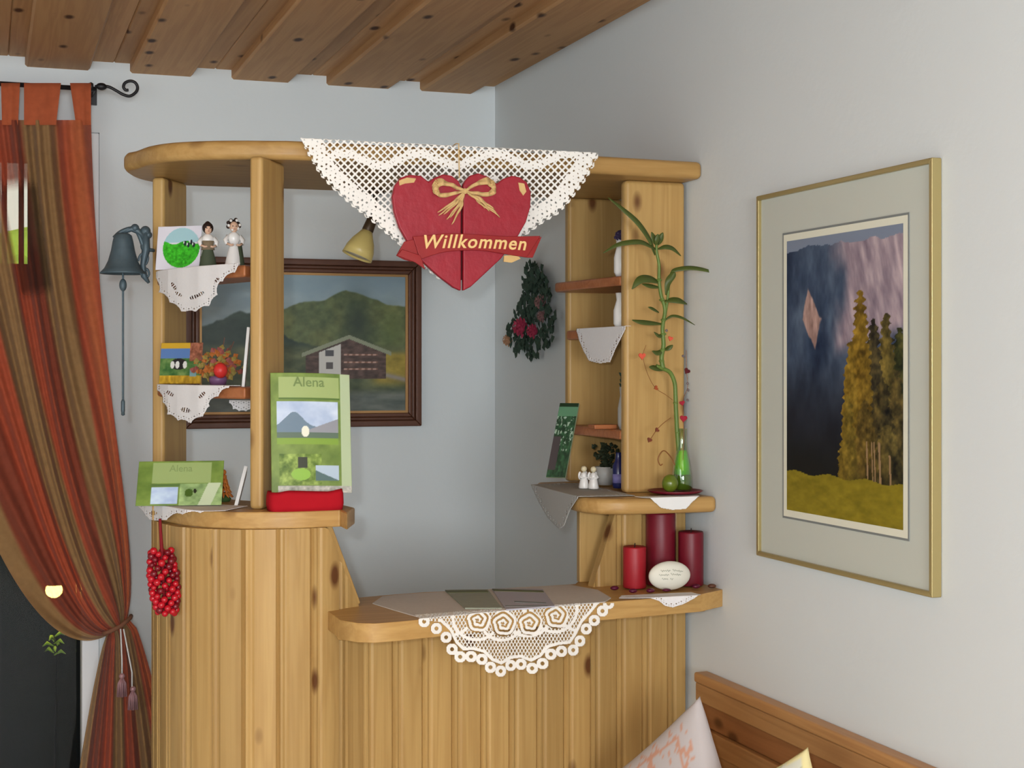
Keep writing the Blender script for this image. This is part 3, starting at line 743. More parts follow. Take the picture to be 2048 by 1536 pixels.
for e in ((874, 432), (884, 430), (897, 436), (900, 450), (872, 426), (905, 440), (890, 440)): ribbon([(925, 384), ((925 + e[0]) / 2 + 5, (384 + e[1]) / 2), e], .0022, -.011)
for e in ((990, 428), (996, 436), (975, 424), (966, 418), (985, 420)): ribbon([(925, 384), ((925 + e[0]) / 2, (384 + e[1]) / 2 - 5), e], .0022, -.011)
o = b.build('raffia_bow', M_raffia, hs_, smooth=True, solid=.0007)
b = MB(); b.ball(H(925, 384, -.016), .006, 12, 8, (1, .7, 1)); b.build('bow_knot', M_raffia, o, smooth=True)
b = MB(); kz = ZCAN + TCAN
b.tube([H(921, 355, .008), (hc.x, YH + .012, kz + .004), (hc.x, YH + .03, kz + .006), (hc.x, YH + .07, kz + .004)], .0012, 6); b.build('hanging_string', M_raffia, hs_)

# =================================================================== SPOT LAMP UNDER THE CANOPY
YS = -1.02
sp = thing('spot_lamp', PY(748, 440, YS), 'small amber glass spotlight with brown socket hanging under the canopy left of the heart', 'lamp')
d0 = PY(745, 437, YS); d1 = PY(712, 518, YS); ax = (d1 - d0); ln = ax.length
q = Vector((0, 0, 1)).rotation_difference(ax.normalized()).to_matrix()
b = MB(); pr = [(.012, .03), (.018, .042), (.027, .058), (.033, .075), (.036, .096), (.0345, .096), (.031, .075), (.025, .058), (.016, .042), (.008, .032)]
b.lathe([(r, z) for r, z in pr], d0, 28, R=q); b.build('glass_shade', M_lampglass, sp, smooth=True)
b = MB(); b.lathe([(.008, 0.03), (.03, .07), (.0325, .092)], d0, 24, R=q); b.build('shade_lining', M_lampin, sp, smooth=True)
b = MB(); b.lathe([(.009, -.002), (.012, .004), (.0135, .03), (.011, .036)], d0, 20, R=q)
b.tube([d0 + Vector((.0, 0, .004)), d0 + Vector((.006, 0, .03)), Vector((d0.x + .006, YS, ZCAN))], .005, 8); b.lathe([(.022, -.012), (.022, 0)], (d0.x + .006, YS, ZCAN), 20); b.build('socket', mat('brown_metal', L(78, 62, 44), .4, .4, metal=.3), sp, smooth=True)

# =================================================================== OIL PAINTING ON THE BACK WALL
x0, x1 = X(371, -.03), X(843, -.03); z0 = Z(843, 852, -.03); z1 = Z(843, 523, -.03)
fr = thing('landscape_painting', ((x0 + x1) / 2, -.015, z0), 'oil painting of an alpine farmhouse under green mountains in a dark brown frame', 'painting')
fwid = .052
def frame(b, x0, x1, z0, z1, w, y0, y1):
    """mitred bars on the back wall"""
    o_ = [(x0, z0), (x1, z0), (x1, z1), (x0, z1)]; i_ = [(x0 + w, z0 + w), (x1 - w, z0 + w), (x1 - w, z1 - w), (x0 + w, z1 - w)]
    for k in range(4):
        k2 = (k + 1) % 4; a, c, d_, e = o_[k], o_[k2], i_[k2], i_[k]
        v_ = [(a[0], y0, a[1]), (c[0], y0, c[1]), (d_[0], y0, d_[1]), (e[0], y0, e[1])] + [(a[0], y1, a[1]), (c[0], y1, c[1]), (d_[0], y1, d_[1]), (e[0], y1, e[1])]
        b.add(v_, [(0, 1, 2, 3), (4, 5, 6, 7), (0, 1, 5, 4), (1, 2, 6, 5), (2, 3, 7, 6), (3, 0, 4, 7)])
b = MB(); frame(b, x0, x1, z0, z1, .018, -.001, -.034); frame(b, x0 + .018, x1 - .018, z0 + .018, z1 - .018, .010, -.001, -.026); frame(b, x0 + .028, x1 - .028, z0 + .028, z1 - .028, .012, -.001, -.030); b.build('frame', M_brown, fr, bevel=.003)
b = MB(); frame(b, x0 + .040, x1 - .040, z0 + .040, z1 - .040, .007, -.001, -.022); b.build('gilt_slip', M_gilt, fr)
def oil(u, v):
    img = np.zeros(u.shape + (3,)) + C3(128, 144, 150)
    n1 = fbm(u * 9, v * 14, 1); img = img + (n1[..., None] - .5) * C3(40, 34, 26)
    img = put(img, ss(.72, .95, v) * .7, C3(112, 134, 146)); 
    def ridge(pts, soft=.012, amp=.03, sd=3):
        xs, ys = zip(*pts); return np.interp(u, xs, ys) + (fbm(u * 14, u * 0, sd) - .5) * amp
    h1 = ridge([(0, .55), (.12, .62), (.25, .72), (.38, .74), (.47, .80), (.60, .82), (.70, .9), (.82, .84), (.9, .80), (1, .78)])
    m1_ = ss(-.008, .008, h1 - v)
    g = fbm(u * 12, v * 9, 5); gcol = C3(62, 78, 52) * (1 - g[..., None]) + C3(96, 100, 58) * g[..., None]
    gcol = gcol + (fbm(u * 34, v * 26, 8)[..., None] - .5) * C3(44, 44, 30)
    img = put(img, m1_, gcol)
    h0 = ridge([(0, .62), (.1, .66), (.18, .74), (.3, .70), (.42, .52), (1, .3)], amp=.05, sd=11)
    img = put(img, ss(-.01, .01, h0 - v), (C3(36, 52, 44) + (fbm(u * 20, v * 20, 12)[..., None] - .5) * C3(30, 34, 26)))
    img = put(img, np.exp(-((u - .76) / .07) ** 2 - ((v - .64) / .2) ** 2) * .8, C3(34, 46, 38))
    img = put(img, np.exp(-((u - .93) / .05) ** 2 - ((v - .60) / .15) ** 2) * .6, C3(86, 98, 50))
    low = ss(.52, .44, v); img = put(img, low * .8, C3(78, 84, 56) + (fbm(u * 16, v * 20, 21)[..., None] - .5) * C3(70, 60, 40))
    img = put(img, ss(.80, .88, u) * ss(.46, .40, v) * ss(.16, .24, v), C3(128, 112, 42) + (fbm(u * 26, v * 26, 22)[..., None] - .5) * C3(60, 50, 30))
    img = put(img, ss(.18, .10, v) * .8, C3(88, 94, 92) + (fbm(u * 12, v * 30, 23)[..., None] - .5) * C3(60, 50, 50))
    img = put(img, np.exp(-((v - (.30 - .35 * (u - .8))) / .02) ** 2) * (u > .72), C3(124, 118, 124), .8)
    # farmhouse
    hr = .535 - np.abs(u - .715) * .58
    img = put(img, (u > .50) & (u < .90) & (v < hr) & (v > .24), C3(70, 54, 48) + (fbm(u * 40, v * 60, 31)[..., None] - .5) * C3(60, 50, 46))
    img = put(img, (u > .565) & (u < .672) & (v < hr - .015) & (v > .24), C3(178, 176, 170))
    img = put(img, (np.abs(u - .618) < .020) & (np.abs(v - .425) < .022), C3(70, 70, 74)); img = put(img, (np.abs(u - .618) < .018) & (np.abs(v - .335) < .026), C3(78, 74, 74))
    for a, c in ((.415, .0), (.36, .0), (.31, 0)): img = put(img, (u > .69) & (u < .86) & (np.abs(v - a) < .007), C3(136, 104, 90) + 24 * np.sign(np.sin(u * 210))[..., None])
    roof = np.abs(v - (.548 - np.abs(u - .715) * .58)) < .015
    img = put(img, roof & (u > .48) & (u < .93), C3(120, 126, 104))
    img = put(img, ss(.3, .1, u) * .35, C3(60, 66, 64))
    return img * 1.12 + 4
w_ = x1 - x0 - .094; h_ = z1 - z0 - .094
paint('canvas', (x0 + .047, -.018, z0 + .047), (1, 0, 0), (0, 0, 1), w_, h_, 260, 180, oil, M_oil, fr)
b = MB(); b.box(((x0 + x1) / 2, -.008, (z0 + z1) / 2), (x1 - x0 - .02, .012, z1 - z0 - .02)); b.build('backing_board', M_brown, fr)

# =================================================================== FRAMED PHOTOGRAPH ON THE RIGHT WALL
XF = -.02
fy0, fy1 = -2.309, PX(1512, 700, XF).y; fz0, fz1 = 1.125, 1.842
ph = thing('mountain_picture', (-.01, (fy0 + fy1) / 2, fz0), 'large brass-framed picture of golden trees before dark mountains on the right wall', 'picture')
def framex(b, y0, y1, z0, z1, w, xa, xb):
    o_ = [(y0, z0), (y1, z0), (y1, z1), (y0, z1)]; i_ = [(y0 + w, z0 + w), (y1 - w, z0 + w), (y1 - w, z1 - w), (y0 + w, z1 - w)]
    for k in range(4):
        k2 = (k + 1) % 4; q_ = [o_[k], o_[k2], i_[k2], i_[k]]
        v_ = [(xa, p[0], p[1]) for p in q_] + [(xb, p[0], p[1]) for p in q_]
        b.add(v_, [(0, 1, 2, 3), (4, 5, 6, 7), (0, 1, 5, 4), (1, 2, 6, 5), (2, 3, 7, 6), (3, 0, 4, 7)])
b = MB(); framex(b, fy0, fy1, fz0, fz1, .009, XF, -.001); b.build('frame', M_gold, ph, bevel=.0015)
b = MB(); b.box((-.009, (fy0 + fy1) / 2, (fz0 + fz1) / 2), (.008, fy1 - fy0 - .018, fz1 - fz0 - .018)); b.build('mat_board', M_mat, ph)
my0, my1, mz0, mz1 = -2.232, -1.812, 1.213, 1.756
b = MB(); framex(b, my0 - .004, my1 + .004, mz0 - .004, mz1 + .004, .0035, -.0145, -.013); b.build('ruled_line', M_line, ph)
b = MB(); framex(b, my0, my1, mz0, mz1, .013, -.0145, -.0131); b.build('mat_bevel', M_mat2, ph)
def photo(u, v):
    img = np.zeros(u.shape + (3,)) + C3(126, 138, 158)
    rg = .95 + .03 * fbm(u * 12, u * 0, 2)
    n = fbm(u * 7, v * 7, 3); n2 = fbm(u * 30, v * 18, 4)
    blue = C3(58, 74, 98) + (n[..., None] - .5) * C3(70, 70, 64) + (n2[..., None] - .5) * C3(40, 44, 44)
    img = put(img, v < rg, blue)
    pk = ss(.36, .6, u + (fbm(u * 6, v * 6, 9) - .5) * .4) * ss(.60, .68, v + (u - .9) * -.12) * (v < rg)
    rock = C3(160, 144, 154) + (fbm(u * 26 + v * 10, v * 12, 14)[..., None] - .5) * C3(110, 104, 90)
    img = put(img, pk, rock)
    img = put(img, ss(.62, .30, v) * .9, C3(26, 30, 40) + (n[..., None] - .5) * C3(20, 22, 26))
    img = put(img, ss(.35, .15, v) * .8, C3(18, 20, 18))
    # bright crag
    cx_ = .22 + .30 * (.76 - v); cr_ = np.abs(u - cx_) / .085 + np.abs(v - .705) / .115
    img = put(img, ss(1.08, .92, cr_ + (fbm(u * 30, v * 30, 17) - .5) * .3), C3(168, 138, 130) + (fbm(u * 50, v * 22, 18)[..., None] - .5) * C3(90, 84, 80))
    # golden trees
    k1 = fbm(u * 16, v * 26, 33); k2 = fbm(u * 42, v * 60, 34)
    for i_, (cx2, top_, wd, cc) in enumerate(((.97, .66, .20, (52, 56, 28)), (.87, .72, .17, (96, 84, 40)), (.77, .70, .17, (58, 52, 34)), (.66, .80, .19, (124, 98, 30)), (.95, .52, .18, (78, 68, 36)), (.58, .62, .14, (132, 106, 34)), (.84, .50, .2, (66, 58, 32)), (.70, .42, .18, (100, 82, 34)), (.56, .44, .13, (124, 104, 36)), (.88, .34, .2, (84, 74, 38)))):
        hh = np.clip((top_ - v) / (top_ - .1), 0, 1); jag = .022 * np.abs(((v * 38 + i_ * .37) % 1) - .5) * 2 + (fbm(v * 60, u * 20, 60 + i_) - .5) * .05
        mk2 = (np.abs(u - cx2) < wd * hh ** .5 * .72 + jag - .012) & (v < top_) & (v > .135)
        col2 = C3(*cc) + (k1[..., None] - .5) * C3(100, 84, 36) + (k2[..., None] - .5) * C3(96, 80, 40) + ((cx2 - u) / wd)[..., None] * C3(26, 18, 2)
        img = put(img, mk2, col2 * (1 - .25 * ss(.26, .14, v))[..., None])
    for xx_, w0 in ((.72, .006), (.78, .005), (.82, .008), (.90, .007), (.76, .004)): img = put(img, (np.abs(u - xx_ + (v - .2) * .08) < w0) & (v < .28 - .04 * (xx_ > .85)) & (v > .12), C3(150, 122, 88))
    gr = .145 + .0 * u + .006 * np.sin(u * 20)
    img = put(img, v < gr, C3(134, 120, 30) + (fbm(u * 14, v * 50, 40)[..., None] - .5) * C3(50, 44, 20)); return img
paint('photo_print', (-.0148, my1 - .013, mz0 + .013), (0, -1, 0), (0, 0, 1), my1 - my0 - .026, mz1 - mz0 - .026, 220, 300, photo, M_photo, ph)

# =================================================================== DRIED FLOWERS ON THE RIGHT WALL NEAR THE CORNER
def WB(px, py, off=.012): return PX(px, py, -off)
bq = thing('dried_bouquet', WB(1062, 540, .004), 'dried flower spray with a dark red rose hanging on the wall beside the corner', 'dried flowers')
b = MB(); rnd = random.Random(3)
def leafquad(b, c, d_, w, N_=Vector((-1, 0, 0))):
    c = Vector(c); d_ = Vector(d_); s_ = d_.cross(N_).normalized() * w
    b.add([c, c + d_ * .5 + s_ - N_ * -.004, c + d_, c + d_ * .5 - s_ + N_ * .002, c + d_ * .5 + N_ * .006], [(0, 1, 4), (1, 2, 4), (2, 3, 4), (3, 0, 4)])
b.tube([WB(1066, 540), WB(1064, 600), WB(1062, 690)], .003, 6)
for k in range(520):
    t = rnd.random(); py_ = 532 + 176 * t
    hw = float(np.interp(t, [0, .2, .42, .6, .85, 1], [12, 24, 34, 46, 42, 16])); cxm = float(np.interp(t, [0, .3, .7, 1], [1068, 1074, 1066, 1056]))
    px = cxm + rnd.uniform(-1, 1) * hw; a = rnd.uniform(0, 6.283); l_ = rnd.uniform(.018, .030)
    if (px * .9 + py_ * 1.3) % 37 < 7: continue
    leafquad(b, WB(px, py_, rnd.uniform(.008, .040)), (rnd.uniform(-.008, .003), l_ * math.sin(a), l_ * math.cos(a)), rnd.uniform(.009, .015))
b.build('foliage', M_darkleaf, bq)
def rose(b, c, r, n=22, N_=Vector((-1, 0, 0)), seed=1):
    rr = random.Random(seed); c = Vector(c)
    A = N_.cross(Vector((0, 0, 1))).normalized(); B = N_.cross(A)
    for k in range(n):
        a = k * 2.4; q = r * math.sqrt((k + .3) / n); h = r * .9 * (1 - k / n)
        o_ = c + (A * math.cos(a) + B * math.sin(a)) * q * .75 + N_ * h
        t_ = (A * math.cos(a) + B * math.sin(a)); s_ = N_.cross(t_)
        b.add([o_ - s_ * r * .34, o_ + t_ * r * .30 - s_ * r * .2 + N_ * r * .12, o_ + t_ * r * .34 + s_ * r * .2 + N_ * r * .12, o_ + s_ * r * .34, o_ - t_ * r * .12 + N_ * r * .2], [(0, 1, 4), (1, 2, 4), (2, 3, 4)])
    b.ball(c + N_ * r * .25, r * .62, 10, 6)
for px, py, r, m_, o_ in ((1048, 654, .030, M_rose, .038), (1070, 662, .022, M_rose, .036), (1086, 604, .022, M_roseold, .03), (1088, 632, .018, M_roseold, .028), (1020, 680, .020, M_tan, .02), (1052, 625, .013, M_darkleaf, .03)):
    b = MB(); rose(b, WB(px, py, o_), r, seed=px); b.build('rose', m_, bq)

# =================================================================== WRITING-DESK BELL ON THE LEFT POST
YB = -1.085
def BL(px, py, y=YB): return PY(px, py, y)
bell = thing('wall_bell', BL(291, 560), 'patinated iron bell with a long pull rod, bracketed to the left post beside the curtain', 'bell')
c = BL(246, 548); r = .0475
prof = [(.003, .088), (.012, .087), (.0185, .082), (.0215, .070), (.025, .050), (.031, .028), (.039, .012), (.0475, .003), (.0475, 0), (.044, .001), (.036, .012), (.027, .03), (.018, .07), (.002, .078)]
b = MB(); b.lathe(prof, c, 32); b.build('bell_body', M_bell, bell, smooth=True)
b = MB(); P = [BL(*p) for p in ((246, 465), (262, 458), (276, 462), (290, 478))]
b.tube(P, [.004, .006, .007, .006], 8); b.tube([BL(*p) for p in catmull(((228, 476), (240, 465), (256, 458), (268, 458), (276, 466), (284, 486), (288, 500)), 5)], .0045, 8)
b.ball(BL(270, 456), .009, 12, 8); b.build('bell_arm', M_bell, bell, smooth=True)
b = MB()
b.tube([BL(*p) for p in ((291, 458), (292, 500), (286, 530), (288, 552), (298, 566))], [.008, .009, .006, .007, .003], 8)
b.tube([BL(*p) for p in catmull(((276, 522), (281, 510), (290, 505), (296, 515), (292, 528), (284, 530)), 4)], .0028, 6)
b.tube([BL(*p) for p in catmull(((274, 536), (282, 548), (292, 556), (298, 548), (294, 538), (287, 541)), 4)], .0028, 6)
b.ball(BL(291, 462), .011, 10, 8, (1, .8, 1)); b.ball(BL(297, 470), .008, 10, 8); b.ball(BL(290, 492), .010, 10, 8, (1, .6, 1.3))
b.tube([BL(293, 500), BL(302, 500), (-1.128, -1.066, BL(300, 500).z)], .004, 8)
b.build('bracket', M_bell, bell, smooth=True)
b = MB(); b.tube([c + Vector((0, 0, .07)), BL(246, 556), BL(246, 700), BL(246, 812), BL(246, 830)], [.002, .0022, .0022, .0024, .004], 8)
b.ball(BL(246, 570), .008, 12, 10, (1, 1, 1.7)); b.lathe([(.002, -.01), (.0042, 0), (.0042, .02), (.002, .026)], BL(246, 822), 10); b.build('pull_rod', M_bell, bell, smooth=True)

# =================================================================== DOILIES
def doily(name, box, outline, mp, label, mt=M_doily, holes=(), scal=4.0, sp_=17.0, step=1.0, inner=True, dense=.5):
    def keep(u, v):
        ins = inpoly(u, v, outline); d_ = distpoly(u, v, outline)
        cx_, cy_ = np.mean([p[0] for p in outline]), np.mean([p[1] for p in outline])
        k = ins & (d_ > .2)
        if inner:
            q = 5.0; ea = (u % q - q / 2) ** 2 + ((v + 2.5 * (np.floor(u / q) % 2)) % q - q / 2) ** 2
            ring = (d_ > 2.5) & (d_ < 7.5); k = k & ~(ring & (ea < 1.1))
        for hx, hy, ha, hb, rot in holes:
            c_, s_ = math.cos(rot), math.sin(rot); du = (u - hx) * c_ + (v - hy) * s_; dv = -(u - hx) * s_ + (v - hy) * c_
            el_ = (du / ha) ** 2 + (dv / hb) ** 2; k = k & ~((el_ < 1) & ~((np.abs(du) % 4 < 1.2)))
        return k
    o = sheet(name, box, step, keep, mp, mt); return tag(o, label, 'doily')
def scallop(pts, n, amp):
    """replace an open chain by rounded scallops"""
    P = np.array(pts, float); L_ = np.concatenate([[0], np.cumsum(np.hypot(*(P[1:] - P[:-1]).T))]); out = []
    for k in range(n):
        for j in range(6):
            s_ = (k + j / 6) / n * L_[-1]; x = np.interp(s_, L_, P[:, 0]); y = np.interp(s_, L_, P[:, 1])
            e = .5; dx = np.interp(s_ + e, L_, P[:, 0]) - np.interp(s_ - e, L_, P[:, 0]); dy = np.interp(s_ + e, L_, P[:, 1]) - np.interp(s_ - e, L_, P[:, 1]); l_ = math.hypot(dx, dy) + 1e-9
            a = amp * abs(math.sin(math.pi * j / 6)) ** .7; out.append((x - dy / l_ * a * -1 if False else x + (-dy / l_) * -a, y + (dx / l_) * -a))
    out.append(tuple(P[-1])); return out
def planemap(Pa, Pb, fold_v=None, zfold=None, back=.07):
    """vertical sheet through the points Pa, Pb (u->x along them); above fold_v it lies on the shelf"""
    (ua, A), (ub, B) = Pa, Pb
    def f(u, v):
        t = (u - ua) / (ub - ua); x_ = A.x + (B.x - A.x) * t; y_ = A.y + (B.y - A.y) * t
        # vertical position from viewing depth
        dep = (x_ - CP[0]) * math.sin(YAW) + (y_ - CP[1]) * math.cos(YAW)
        z_ = CP[2] + (735 - v) / FPX * dep
        n_ = Vector((-(B.y - A.y), B.x - A.x, 0)).normalized()
        if n_.y < 0: n_ = -n_
        if zfold is not None:
            ex = np.maximum(0, z_ - zfold); x_ = x_ + n_.x * ex; y_ = y_ + n_.y * ex; z_ = np.minimum(z_, zfold)
        y_ = y_ + .0015 * np.sin(u / 7.0) * (v * 0 + 1)
        return np.stack([x_ + 0 * v, y_ + 0 * v, z_], -1)
    return f
# upper left shelf
A = Vector((-1.133, -1.16, 0)); B = Vector((-1.045, -1.385, 0))
ol1 = [(314, 522), (314, 552)] + scallop([(314, 556), (322, 585), (345, 607), (375, 628), (402, 622), (428, 610), (440, 590), (446, 566), (474, 545)], 8, 5) + [(484, 522)]
def umap(px): return px
A = PZ(312, 545, 1.702); 
def shelfpt(px, z, dx=0):
    """point of the shelf's outer edge seen at px"""
    pts = [(-1.13, -1.075), (-1.134, -1.13), (-1.112, -1.235), (-1.066, -1.345), (-1.004, -1.462)]
    best = None
    for i in range(4):
        for k in range(21):
            t = k / 20; x_ = pts[i][0] + (pts[i + 1][0] - pts[i][0]) * t; y_ = pts[i][1] + (pts[i + 1][1] - pts[i][1]) * t
            dx_, dy_ = x_ - CP[0], y_ - CP[1]; q_ = 1024 + FPX * (dx_ * math.cos(YAW) - dy_ * math.sin(YAW)) / (dx_ * math.sin(YAW) + dy_ * math.cos(YAW))
            if best is None or abs(q_ - px) < best[0]: best = (abs(q_ - px), x_, y_)
    return Vector((best[1], best[2], z))
def edgemap(zfold, off=.006):
    us = np.array([300, 320, 340, 360, 380, 400, 420, 440, 460, 480, 500.]); xs = []; ys = []
    for u_ in us: p_ = shelfpt(u_, 0); xs.append(p_.x); ys.append(p_.y)
    xs = np.array(xs); ys = np.array(ys)
    def f(u, v):
        x_ = np.interp(u, us, xs); y_ = np.interp(u, us, ys); 
        # keep the sheet a little outside the edge
        x_ = x_ - off * .8; y_ = y_ - off * .6
        dep = (x_ - CP[0]) * math.sin(YAW) + (y_ - CP[1]) * math.cos(YAW); z_ = CP[2] + (735 - v) / FPX * dep
        ex = np.maximum(0, z_ - zfold); return np.stack([x_ + ex * .85 + 0 * v, y_ + ex * .5 + .001 * np.sin(u / 6), np.minimum(z_, zfold)], -1)
    return f
doily('doily', (312, 486, 515, 640), ol1, edgemap(1.7025), 'white embroidered doily hanging over the edge of the upper left shelf', holes=[(352, 572, 9, 4, .9), (392, 594, 9, 4, -.3), (362, 588, 8, 3, .5), (438, 560, 6, 3, -.8), (405, 588, 9, 3.5, -.5)])
ol2 = [(318, 752), (318, 778)] + scallop([(318, 780), (330, 806), (336, 828), (352, 838), (382, 848), (404, 838), (420, 826), (426, 806), (462, 776)], 8, 5) + [(470, 752)]
doily('doily', (314, 474, 745, 860), ol2, edgemap(1.4645), 'white embroidered doily hanging over the edge of the middle left shelf', holes=[(344, 787, 9, 4, .5), (408, 790, 9, 4, -.7), (376, 820, 10, 5, .2)])
ol3 = [(458, 800)] + scallop([(458, 806), (466, 820), (484, 824), (500, 822), (512, 806)], 5, 3) + [(512, 800)]
doily('doily', (452, 516, 796, 832), ol3, pxmap(-1.235), 'small white crocheted edge hanging below the middle left shelf at its back', step=.8)
# left raised counter, wraps the left curve
def cmap(u, v):
    pl = [(262, 985), (275, 997), (292, 1004), (325, 1013), (370, 1021), (420, 1025), (450, 1026)]
    us = np.array([p[0] for p in pl], float); xs = []; ys = []
    for p in pl: q_ = PZ(p[0], p[1], ZTOP); xs.append(q_.x); ys.append(q_.y)
    x_ = np.interp(u, us, xs); y_ = np.interp(u, us, ys) - .004; dep = (x_ - CP[0]) * math.sin(YAW) + (y_ - CP[1]) * math.cos(YAW)
    z_ = CP[2] + (735 - v) / FPX * dep; ex = np.maximum(0, z_ - ZTOP - .002)
    return np.stack([x_ + ex * 1.0 + 0 * v, y_ + ex * 1.9, np.minimum(z_, ZTOP + .002)], -1)
ol4 = [(272, 950), (274, 1006)] + scallop([(276, 1014), (288, 1034), (312, 1046), (334, 1040), (352, 1030), (400, 1026)], 4, 4) + [(440, 1010), (450, 960)]
doily('doily', (266, 452, 945, 1056), ol4, cmap, 'white doily draped over the left end of the raised counter under the brochure', holes=[(306, 1026, 8, 4, 0)])
# right shelf doily
ol5 = [(1150, 640), (1153, 662)] + [(1158, 680), (1166, 700), (1178, 722), (1200, 727), (1220, 724), (1230, 700), (1242, 676), (1250, 660)] + [(1252, 640)]
us5 = np.array([1120., 1255.]); P5 = [Vector((-.172, -1.05, 0)), Vector((-.160, -1.345, 0))]
def rmap(zf):
    def f(u, v):
        # edge of the right shelves: between P5[0] and P5[1]; intersect view column with that line
        uu = (u - 1024) / FPX; rx = math.sin(YAW) + uu * math.cos(YAW); ry = math.cos(YAW) - uu * math.sin(YAW)
        ax_, ay_ = P5[0].x, P5[0].y; bx_, by_ = P5[1].x - ax_, P5[1].y - ay_
        den = rx * by_ - ry * bx_; t = ((ax_ - CP[0]) * by_ - (ay_ - CP[1]) * bx_) / den
        x_ = CP[0] + rx * t; y_ = CP[1] + ry * t; z_ = CP[2] + (735 - v) / FPX * t
        ex = np.maximum(0, z_ - zf); return np.stack([x_ + ex + 0 * v, y_ + 0 * v, np.minimum(z_, zf)], -1)
    return f
doily('doily', (1146, 1256, 632, 732), ol5, rmap(1.5905), 'plain greyish white doily hanging from the middle right shelf', step=1.2)
# small white cloth hanging at the front end of the upper right shelves
# raised counter right: front doily below the plant
def fmap(yf, zf):
    def f(u, v):
        P = pxmap(yf)(u, v); ex = np.maximum(0, P[..., 2] - zf); P[..., 1] += ex; P[..., 2] = np.minimum(P[..., 2], zf); return P
    return f
ol6 = [(1284, 960), (1292, 988), (1304, 1000), (1322, 1016), (1345, 1020), (1372, 1018), (1384, 1005), (1400, 990), (1408, 960)]
doily('doily', (1280, 1412, 955, 1024), ol6, fmap(-1.506, ZTOP + .002), 'crisp white doily under the red plate, hanging over the right raised counter', inner=False, mt=M_paper)
# grey doily on the left edge of the right raised counter (hangs along the side)
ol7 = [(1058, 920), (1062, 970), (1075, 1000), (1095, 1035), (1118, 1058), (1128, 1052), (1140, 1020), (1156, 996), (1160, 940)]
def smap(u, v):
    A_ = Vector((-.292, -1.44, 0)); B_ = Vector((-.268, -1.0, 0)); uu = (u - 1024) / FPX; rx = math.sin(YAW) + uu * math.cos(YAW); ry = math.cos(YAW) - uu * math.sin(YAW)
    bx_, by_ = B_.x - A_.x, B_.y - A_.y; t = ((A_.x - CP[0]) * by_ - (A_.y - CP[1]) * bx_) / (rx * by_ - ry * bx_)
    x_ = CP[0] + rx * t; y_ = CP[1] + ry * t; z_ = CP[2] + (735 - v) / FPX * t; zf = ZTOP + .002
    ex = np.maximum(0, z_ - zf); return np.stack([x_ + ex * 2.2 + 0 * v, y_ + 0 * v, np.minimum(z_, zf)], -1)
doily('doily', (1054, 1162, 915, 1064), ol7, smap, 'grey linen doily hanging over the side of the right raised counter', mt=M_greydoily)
# doily under the candles
ol8 = [(1262, 1150), (1244, 1182), (1262, 1190), (1300, 1196), (1318, 1202), (1330, 1212), (1346, 1215), (1368, 1208), (1390, 1196), (1404, 1184), (1400, 1150)]
doily('doily', (1240, 1408, 1145, 1220), ol8, fmap(-1.594, ZWK + .002), 'pinkish white doily under the red candles at the right end of the worktop', inner=True)

# =================================================================== LACE RUNNER ON THE WORKTOP
rings = [(848, 1243), (873, 1257), (893, 1275), (905, 1299), (921, 1314), (942, 1313), (963, 1318), (980, 1334), (1001, 1342), (1022, 1331), (1043, 1329), (1065, 1337), (1085, 1327), (1101, 1308), (1122, 1302), (1146, 1300), (1160, 1282), (1173, 1258), (1189, 1241), (1205, 1222), (1217, 1207)]
rings = [(x, y) for x, y in rings]
bodyp = [(838, 1120), (842, 1240)] + [(x + (1030 - x) * .055, y - 13) for x, y in rings[1:-1]] + [(1214, 1196), (1216, 1120)]
hangp = bodyp[2:-2]
roses = [(1007, 1247, 26), (1060, 1247, 24), (956, 1240, 25), (1112, 1232, 25)]
fans = [(925, 1240, 26), (1003, 1300, 30), (1060, 1295, 28), (1140, 1240, 32)]
def keep_run(u, v):
    ins = inpoly(u, v, bodyp); dB = distpoly(u, v, hangp, False)
    k = ins & (dB < 6)
    for x, y in rings:
        r_ = np.hypot(u - x, v - y); k |= (r_ < 11.5) & (r_ > 4.0)
    for i in range(len(rings) - 1):   # picot bars joining rings to the hem
        pass
    lat = ins & (dB >= 6)
    p = 6.2; a = (u * .87 + v * .5) % p; c = (u * .87 - v * .5) % p; net = (a < 1.7) | (c < 1.7)
    k |= lat & net
    # heavier trailing arcs
    for i in range(0, 6):
        cx_ = 900 + 52 * i; k |= lat & (np.abs(np.hypot((u - cx_), (v - (1225 + 10 * math.sin(i)))) - 46) < 3.0)
    for x, y, r0 in roses:
        r_ = np.hypot(u - x, v - y); an = np.arctan2(v - y, u - x)
        sw = (r_ * .62 + 1.1 * an + .6 * np.sin(5 * an)) % (2 * math.pi) < 3.6
        k = np.where(r_ < r0, ins & sw & (r_ > 2), k)
    flat = v < 1206
    k |= ins & flat
    return k
RUX = [800, 850, 950, 1050, 1150, 1280]; RUY = [PZ(x, y, ZWK).y for x, y in ((800, 1243), (850, 1238), (950, 1228), (1050, 1219), (1150, 1209), (1280, 1199))]
def map_run(u, v):
    yf_u = np.interp(u, RUX, RUY) - .004
    uu = (u - 1024) / FPX; rx = math.sin(YAW) + uu * math.cos(YAW); ry = math.cos(YAW) - uu * math.sin(YAW); t = (yf_u - CP[1]) / ry
    x_ = CP[0] + rx * t; z_ = CP[2] + (735 - v) / FPX * t; zf = ZWK + .0022; ex = np.maximum(0, z_ - zf)
    return np.stack([x_ + 0 * v, yf_u + ex * 1.6 + .003 * np.sin(u / 23) * np.clip((v - 1220) / 60, 0, 1), np.minimum(z_, zf)], -1)
run = sheet('lace_runner', (834, 1232, 1206, 1356), 1.0, keep_run, map_run, M_lace)
tag(run, 'white crocheted lace runner hanging over the front of the low worktop', 'lace runner')
